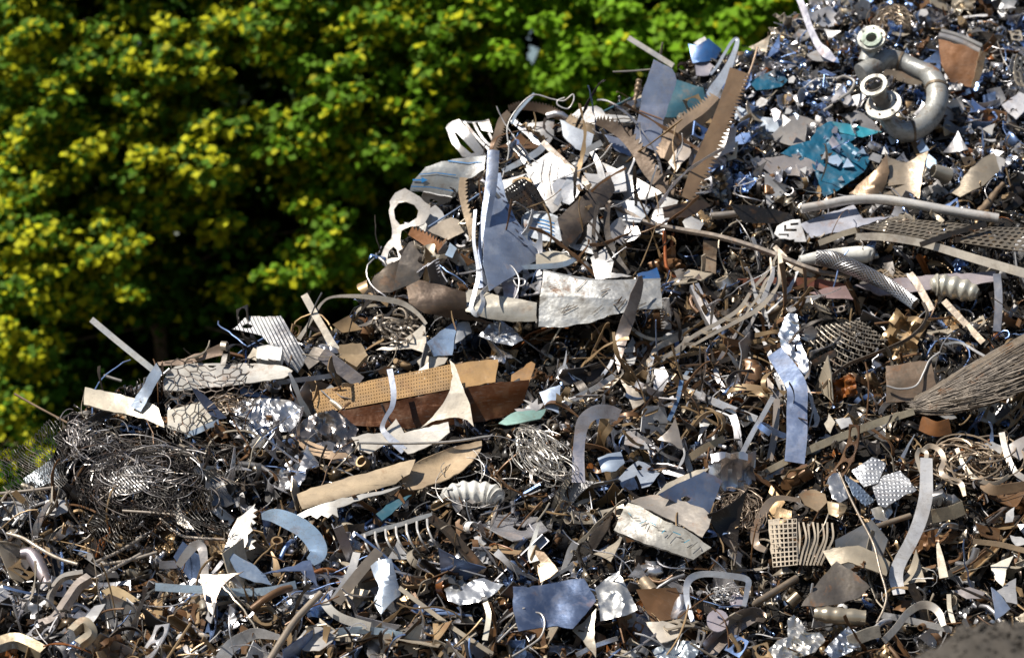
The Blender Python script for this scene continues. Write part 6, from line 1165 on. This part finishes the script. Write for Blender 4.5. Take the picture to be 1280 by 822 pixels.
def k_tooth(r):
    n = r.randint(7, 11); pitch = r.uniform(.010, .015); wd = r.uniform(.016, .03); tl = r.uniform(.012, .022); top = []
    for i in range(n): top += [(i * pitch, wd), (i * pitch + pitch * .25, wd + tl)]
    cx = n * pitch / 2; loop = [(x - cx, y_ - wd / 2) for x, y_ in [(0, 0), (n * pitch * .5, 0), (n * pitch, 0)] + [(n * pitch, wd)] + top[::-1]]
    bm = grid_poly(loop, step=.03); bendit(bm, r.uniform(.08, .3), r.uniform(-.5, .5)); solid(bm); return bm
def k_skeleton(r):
    n = r.randint(3, 5); rr = r.uniform(.014, .024); pitch = rr * 2.35; wd = rr * 2.6
    L = n * pitch; loop = [(-L / 2, -wd / 2), (0, -wd / 2), (L / 2, -wd / 2), (L / 2, wd / 2), (0, wd / 2), (-L / 2, wd / 2)]
    e = r.choice((1, 1, .75)); holes = [circ(-L / 2 + (i + .5) * pitch, 0, rr, 10, e) for i in range(n)]
    bm = grid_poly(loop, holes, .025); bendit(bm, r.uniform(.06, .25), r.uniform(-.4, .4)); solid(bm, .0035); return bm
def k_ring(r):
    bm = bmesh.new(); R = r.uniform(.018, .036); h = R * r.uniform(.15, 1.3); t = R * r.uniform(.1, .3)
    tube_bm(bm, [Vector((0, 0, -h / 2)), Vector((0, 0, h / 2))], R, 16, False, t); return bm
def k_wire(r):
    pts = []; p = Vector((0, 0, 0)); d = Vector((1, 0, 0)); k = r.uniform(.1, .5); ax = Vector((r.uniform(-1, 1), r.uniform(-1, 1), r.uniform(-1, 1))).normalized()
    for i in range(14): pts.append(p.copy()); d = (Matrix.Rotation(k * r.uniform(.2, 1.3), 3, ax) @ d); p = p + d * r.uniform(.018, .032)
    c = sum(pts, Vector()) / len(pts); bm = bmesh.new(); tube_bm(bm, [q - c for q in pts], r.uniform(.0018, .004), 6); return bm
def k_pipe(r):
    L = r.uniform(.08, .22); R = r.uniform(.008, .016); bm = bmesh.new(); b = r.uniform(0, .04)
    tube_bm(bm, [Vector((L * (t - .5), 0, b * 4 * t * (1 - t))) for t in (0, .25, .5, .75, 1)], R, 12, False, R * .2); return bm
def k_foil(r):
    s = r.uniform(.04, .085); n = 12; bm = bmesh.new(); sd = r.uniform(0, 99); V = []
    for i in range(n + 1):
        row = []
        for j in range(n + 1):
            x, y_ = (i / n - .5) * 2, (j / n - .5) * 1.5; q = 1 + .3 * mnoise.noise(Vector((x, y_, sd)))
            z = (1 - abs(mnoise.noise(Vector((x * 1.7, y_ * 1.7, sd)))) * 3) * .35 + (1 - abs(mnoise.noise(Vector((x * 4, y_ * 4, sd + 5)))) * 3) * .05
            row.append(bm.verts.new((x * s * q, y_ * s * q, z * s)))
        V.append(row)
    for i in range(n):
        for j in range(n): bm.faces.new((V[i][j], V[i + 1][j], V[i + 1][j + 1], V[i][j + 1]))
    solid(bm, .002); return bm
def k_angle(r):
    L = r.uniform(.1, .24); w_ = r.uniform(.014, .03); bm = bmesh.new(); A = []
    for t in (0, .33, .66, 1):
        x = L * (t - .5); z = .015 * math.sin(t * 3) * r.random(); A.append([bm.verts.new((x, w_, z)), bm.verts.new((x, 0, z)), bm.verts.new((x, 0, z + w_))])
    for i in range(3):
        for j in (0, 1): bm.faces.new((A[i][j], A[i + 1][j], A[i + 1][j + 1], A[i][j + 1]))
    solid(bm, .003); return bm
# name, maker, how many, noun phrase, category, mat
KINDS = [('metal_shard', k_shard, 290, 'curved pointed offcut', 'offcut', 'metal'), ('sheet_scrap', k_plate, 290, 'bent sheet scrap', 'sheet scrap', 'metal'),
         ('torn_ribbon', k_torn, 290, 'long torn ribbon', 'ribbon', 'metal'), ('long_wire', k_longwire, 200, 'long crooked wire', 'crooked wire', 'metal'), ('metal_strip', k_strip, 290, 'narrow bent strip', 'strip', 'metal'), ('crushed_can', k_can, 34, 'crushed can', 'can', 'shiny'), ('curled_strip', k_curl, 190, 'curled strip', 'curl', 'metal'), ('metal_sliver', k_blade, 230, 'tapering sliver', 'sliver', 'metal'),
         ('toothed_scrap', k_tooth, 110, 'toothed comb scrap', 'comb scrap', 'metal'), ('punched_strip', k_skeleton, 240, 'holed strip', 'punched strip', 'metal'),
         ('metal_ring', k_ring, 90, 'round ring', 'ring', 'metal'), ('bent_wire', k_wire, 280, 'bent wire', 'wire', 'metal'), ('pipe_piece', k_pipe, 80, 'short pipe', 'pipe', 'metal'),
         ('crumpled_foil', k_foil, 200, 'crumpled metal foil', 'foil', 'shiny'), ('angle_bar', k_angle, 120, 'short angle bar', 'bar', 'metal')]
TONES = {'bright': (.66, .66, .70, .9), 'pale': (.58, .51, .41, .5), 'tan': (.42, .29, .16, .45), 'brown': (.18, .095, .045, .3), 'grey': (.27, .27, .28, .8),
         'dark': (.035, .03, .028, .4), 'bluish': (.30, .46, .84, .85), 'rusty': (.27, .095, .025, .1), 'white': (.68, .68, .70, .1)}  # dark deepens gap shade, bluish adds sky reflection, both by colour
def tone_w(px, py):
    t = dict(bright=4.4, pale=3, tan=3.2, brown=3.0, grey=2.4, dark=2.5, bluish=1.4, rusty=.4, white=1.1)
    if px > 880 and py < 240: t.update(bright=7, bluish=4.5, tan=1.0, brown=1.2, white=2.5, dark=1.8)
    elif px > 960 and py > 520: t.update(tan=4, brown=5, bluish=.7, pale=2.4, bright=2)
    elif px < 380 and py > 640: t.update(tan=4, brown=3.2, pale=3)
    elif px < 340: t.update(dark=4, grey=4, bright=2.2, tan=1.5, white=.6)
    elif py > 640: t.update(brown=4, tan=3.6, bright=4.2)
    return t
def wchoice(r, d):
    s = sum(d.values()) * r.random()
    for k, v in d.items():
        s -= v
        if s <= 0: return k
    return k
def surf(px, py):
    y = S(px, py, True); p = P(px, py, y); e = .03
    gx_ = (G(p.x + e, p.z) - G(p.x - e, p.z)) / (2 * e); gz = (G(p.x, p.z + e) - G(p.x, p.z - e)) / (2 * e)
    return p, Vector((gx_, -1, gz)).normalized()
DIRS = ['right of', 'below right of', 'just below', 'below left of', 'left of', 'above left of', 'just above', 'above right of']
PROTO = {}
def covered(px, py):
    for q in OCC:
        if len(q) < 3: continue
        c = False; j = len(q) - 1
        for i in range(len(q)):
            (xi, yi), (xj, yj) = q[i][:2], q[j][:2]
            if (yi > py) != (yj > py) and px < (xj - xi) * (py - yi) / (yj - yi) + xi: c = not c
            j = i
        if c: return True
    for pts, w in LINES:
        for (a, b), (c_, d) in zip(pts, pts[1:]):
            L2 = (c_ - a) ** 2 + (d - b) ** 2 or 1; t = max(0, min(1, ((px - a) * (c_ - a) + (py - b) * (d - b)) / L2))
            if (a + t * (c_ - a) - px) ** 2 + (b + t * (d - b) - py) ** 2 < (w + 4) ** 2: return True
    return False
def build_filler():
    r = random.Random(21); rec = []
    for name, fn, count, noun, cat, mat in KINDS:
        protos = []
        for v in range(12 if count > 100 else 8):
            bm = fn(random.Random(hash(noun) % 1 + v * 13 + len(noun))); o = finish(bm, name, mat, (0, 0, 0)); protos.append(o)
        used = 0; tries = 0
        while used < count and tries < count * 20:
            tries += 1
            px = r.uniform(-30, 1310); py = r.uniform(max(-30, sil(px) - 4), 850)
            if name in ('crumpled_foil', 'metal_shard', 'sheet_scrap') and r.random() < .28: px = r.uniform(880, 1300); py = r.uniform(-20, 240)
            if py < sil(px) - 4: continue
            up = 0
            if name == 'torn_ribbon' and used < 48: px = r.uniform(610, 870); py = r.uniform(max(180, sil(px) + 22), 345); up = r.uniform(.1, .22)
            elif name in ('torn_ribbon', 'metal_strip') and r.random() < .3: px = r.uniform(730, 1000); py = r.uniform(385, 560); up = r.uniform(.04, .12)
            elif covered(px, py) and r.random() < .88: continue
            if name in ('metal_ring', 'metal_shard') and not (px > 880 and py < 240) and r.random() < .45: continue
            fine = px > 900 and py < 235
            if fine and name in ('bent_wire', 'angle_bar', 'punched_strip', 'metal_strip', 'pipe_piece') and r.random() < .7: continue
            if px < 340 and py < 690 and name in ('crumpled_foil', 'sheet_scrap') and r.random() < .5: continue
            p, nrm = surf(px, py); tone = wchoice(r, tone_w(px, py)) if not up else wchoice(r, dict(brown=3, dark=2.5, white=1.8, bluish=.7, bright=1.5, tan=2.5 + 3 * (up < .12)))
            k = used; o = protos[k] if k < len(protos) else protos[k % len(protos)].copy()
            if k >= len(protos): COL.objects.link(o)
            n2 = (nrm + Vector((r.gauss(0, .75), r.gauss(0, .75), r.gauss(0, .75)))).normalized()
            q = n2.to_track_quat('Z', 'Y').to_matrix().to_4x4() @ Matrix.Rotation(r.uniform(0, 6.28), 4, 'Z')
            s = r.uniform(.7, 1.8) * (.85 if fine else 1.15)
            if r.random() < .22 and not fine: s *= 1.7
            s = min(s, 2.2)
            if name in ('pipe_piece', 'bent_wire', 'curled_strip', 'torn_ribbon', 'long_wire'): s = min(s, {'pipe_piece': 1.3, 'bent_wire': 1.9, 'curled_strip': 2.0, 'torn_ribbon': 1.5, 'long_wire': 1.6}[name])
            o.matrix_world = Matrix.Translation(p + nrm * (r.uniform(-.005, .10) + up)) @ q @ Matrix.Diagonal((s, s, s, 1))
            c = TONES[tone]; j = r.uniform(.8, 1.15); o.color = (min(1, c[0] * j), min(1, c[1] * j), min(1, c[2] * j), c[3])
            used += 1
            lx, ly, ph = min(LAND, key=lambda l: (l[0] - px) ** 2 + (l[1] - py) ** 2)
            dr = DIRS[int(((math.atan2(py - ly, px - lx) + 2 * PI + PI / 8) % (2 * PI)) / (PI / 4)) % 8]
            rec.append((tone, noun, dr, ph, s, math.hypot(px - lx, py - ly), o, cat, name))
    groups = {}
    for t in rec: groups.setdefault(t[:4], []).append(t)
    ORD = ['', 'second nearest ', 'third nearest ', 'fourth nearest ', 'fifth nearest ', 'sixth nearest ', 'seventh nearest ', 'eighth nearest ', 'ninth nearest ', 'tenth nearest ']
    for key, L in groups.items():
        L.sort(key=lambda t: t[5])
        for i, t in enumerate(L):
            pre = '' if len(L) == 1 else ('nearest ' if i == 0 else ORD[min(i, 9)])
            meta(t[6], f'{pre}{t[0]} {t[1]} {t[2]} the {t[3]}', t[7], {'offcut': 'loose pointed offcuts', 'sheet scrap': 'loose bent sheet scraps', 'strip': 'loose bent strips', 'curl': 'loose curled strips', 'sliver': 'loose slivers'}.get(t[7], 'loose ' + t[7] + 's') + ' over the heap')
# fine bits: uncountable
def build_stuff(count=44000):
    g = np.random.default_rng(3); r = random.Random(5)
    # templates of small bits: flat vertex arrays
    tmpl = []
    for fn, sc in ((k_shard, .35), (k_strip, .32), (k_curl, .3), (k_blade, .45), (k_plate, .33), (k_ring, .55), (k_wire, .45), (k_shard, .45), (k_blade, .6), (k_strip, .5)):
        for v in range(3):
            rr = random.Random(v * 7 + 1)
            if fn in (k_strip, k_curl, k_blade):
                bm = strip_bm(rr, rr.uniform(.12, .25), rr.uniform(.016, .034), {k_strip: 1.2, k_curl: 4.5, k_blade: .9}[fn], 5 if fn is not k_curl else 9, (lambda t: 1.1 - t) if fn is k_blade else None, .004)
            elif fn in (k_shard, k_plate):
                n = 3 if fn is k_shard else 4; s = .07; bm = bmesh.new()
                ps = [bm.verts.new((s * rr.uniform(.7, 1.4) * math.cos(2 * PI * i / n + rr.uniform(-.4, .4)), s * rr.uniform(.6, 1.2) * math.sin(2 * PI * i / n + rr.uniform(-.4, .4)), rr.uniform(-.015, .015))) for i in range(n)]
                cc = bm.verts.new((0, 0, .02))
                for i in range(n): bm.faces.new((ps[i], ps[(i + 1) % n], cc))
                solid(bm, .005)
            elif fn is k_ring:
                bm = bmesh.new(); tube_bm(bm, [Vector((0, 0, -.012)), Vector((0, 0, .012))], .032, 8, False, .009)
            else:
                bm = bmesh.new(); a = rr.uniform(.5, 3)
                tube_bm(bm, [Vector((.06 * math.cos(a * t), .06 * math.sin(a * t), .03 * t)) for t in (0, .25, .5, .75, 1, 1.25)], .003, 3, False)
            bm.verts.ensure_lookup_table(); bmesh.ops.triangulate(bm, faces=bm.faces)
            V = np.array([v_.co[:] for v_ in bm.verts]) * sc; F = np.array([[v_.index for v_ in f.verts] for f in bm.faces]); bm.free(); tmpl.append((V, F))
    VS, FS, CS = [], [], []; off = 0; names = list(TONES)
    for i in range(count):
        px = r.uniform(-60, 1340); py = r.uniform(-40, 860)
        if py < sil(px) - 2: continue
        if i % 7 == 0: px = r.uniform(880, 1300); py = r.uniform(-40, 240)
        if py < sil(px) - 2: continue
        p, nrm = surf(px, py); V, F = tmpl[int(r.random() ** 1 * len(tmpl))]
        e = Euler((r.uniform(0, 6.28), r.uniform(0, 6.28), r.uniform(0, 6.28))).to_matrix()
        s = r.uniform(.6, 1.9) * (1.2 if (px > 900 and py < 235) else 1.25)
        R = np.array(e) * s; pp = p + nrm * r.uniform(-.03, .03)
        VS.append(V @ R.T + np.array(pp)); FS.append(F + off); off += len(V)
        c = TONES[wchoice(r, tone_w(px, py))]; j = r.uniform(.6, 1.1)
        if r.random() < (.35 if (px > 900 and py < 235) else .66): j *= .16  # many bits darkened, shade between the pieces put into their tint
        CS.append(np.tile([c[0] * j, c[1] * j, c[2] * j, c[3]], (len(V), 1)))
    V = np.concatenate(VS); F = np.concatenate(FS); Cc = np.clip(np.concatenate(CS), 0, 1)
    me = bpy.data.meshes.new('metal_shavings'); me.vertices.add(len(V)); me.vertices.foreach_set('co', V.astype(np.float32).ravel())
    me.loops.add(F.size); me.loops.foreach_set('vertex_index', F.astype(np.int32).ravel()); me.polygons.add(len(F))
    me.polygons.foreach_set('loop_start', np.arange(0, F.size, 3, dtype=np.int32)); me.polygons.foreach_set('loop_total', np.full(len(F), 3, np.int32))
    a = me.color_attributes.new('tint', 'FLOAT_COLOR', 'POINT'); a.data.foreach_set('color', Cc.astype(np.float32).ravel())
    me.update(); me.validate(); me.materials.append(M['bits'])
    o = bpy.data.objects.new('metal_shavings', me); COL.objects.link(o)
    meta(o, 'fine metal shavings, chips and slivers covering the whole heap', kind='stuff')
    print('bits verts', len(V))
build_filler()
build_stuff()
for _o in COL.objects:
    if '_y' in _o: del _o['_y']
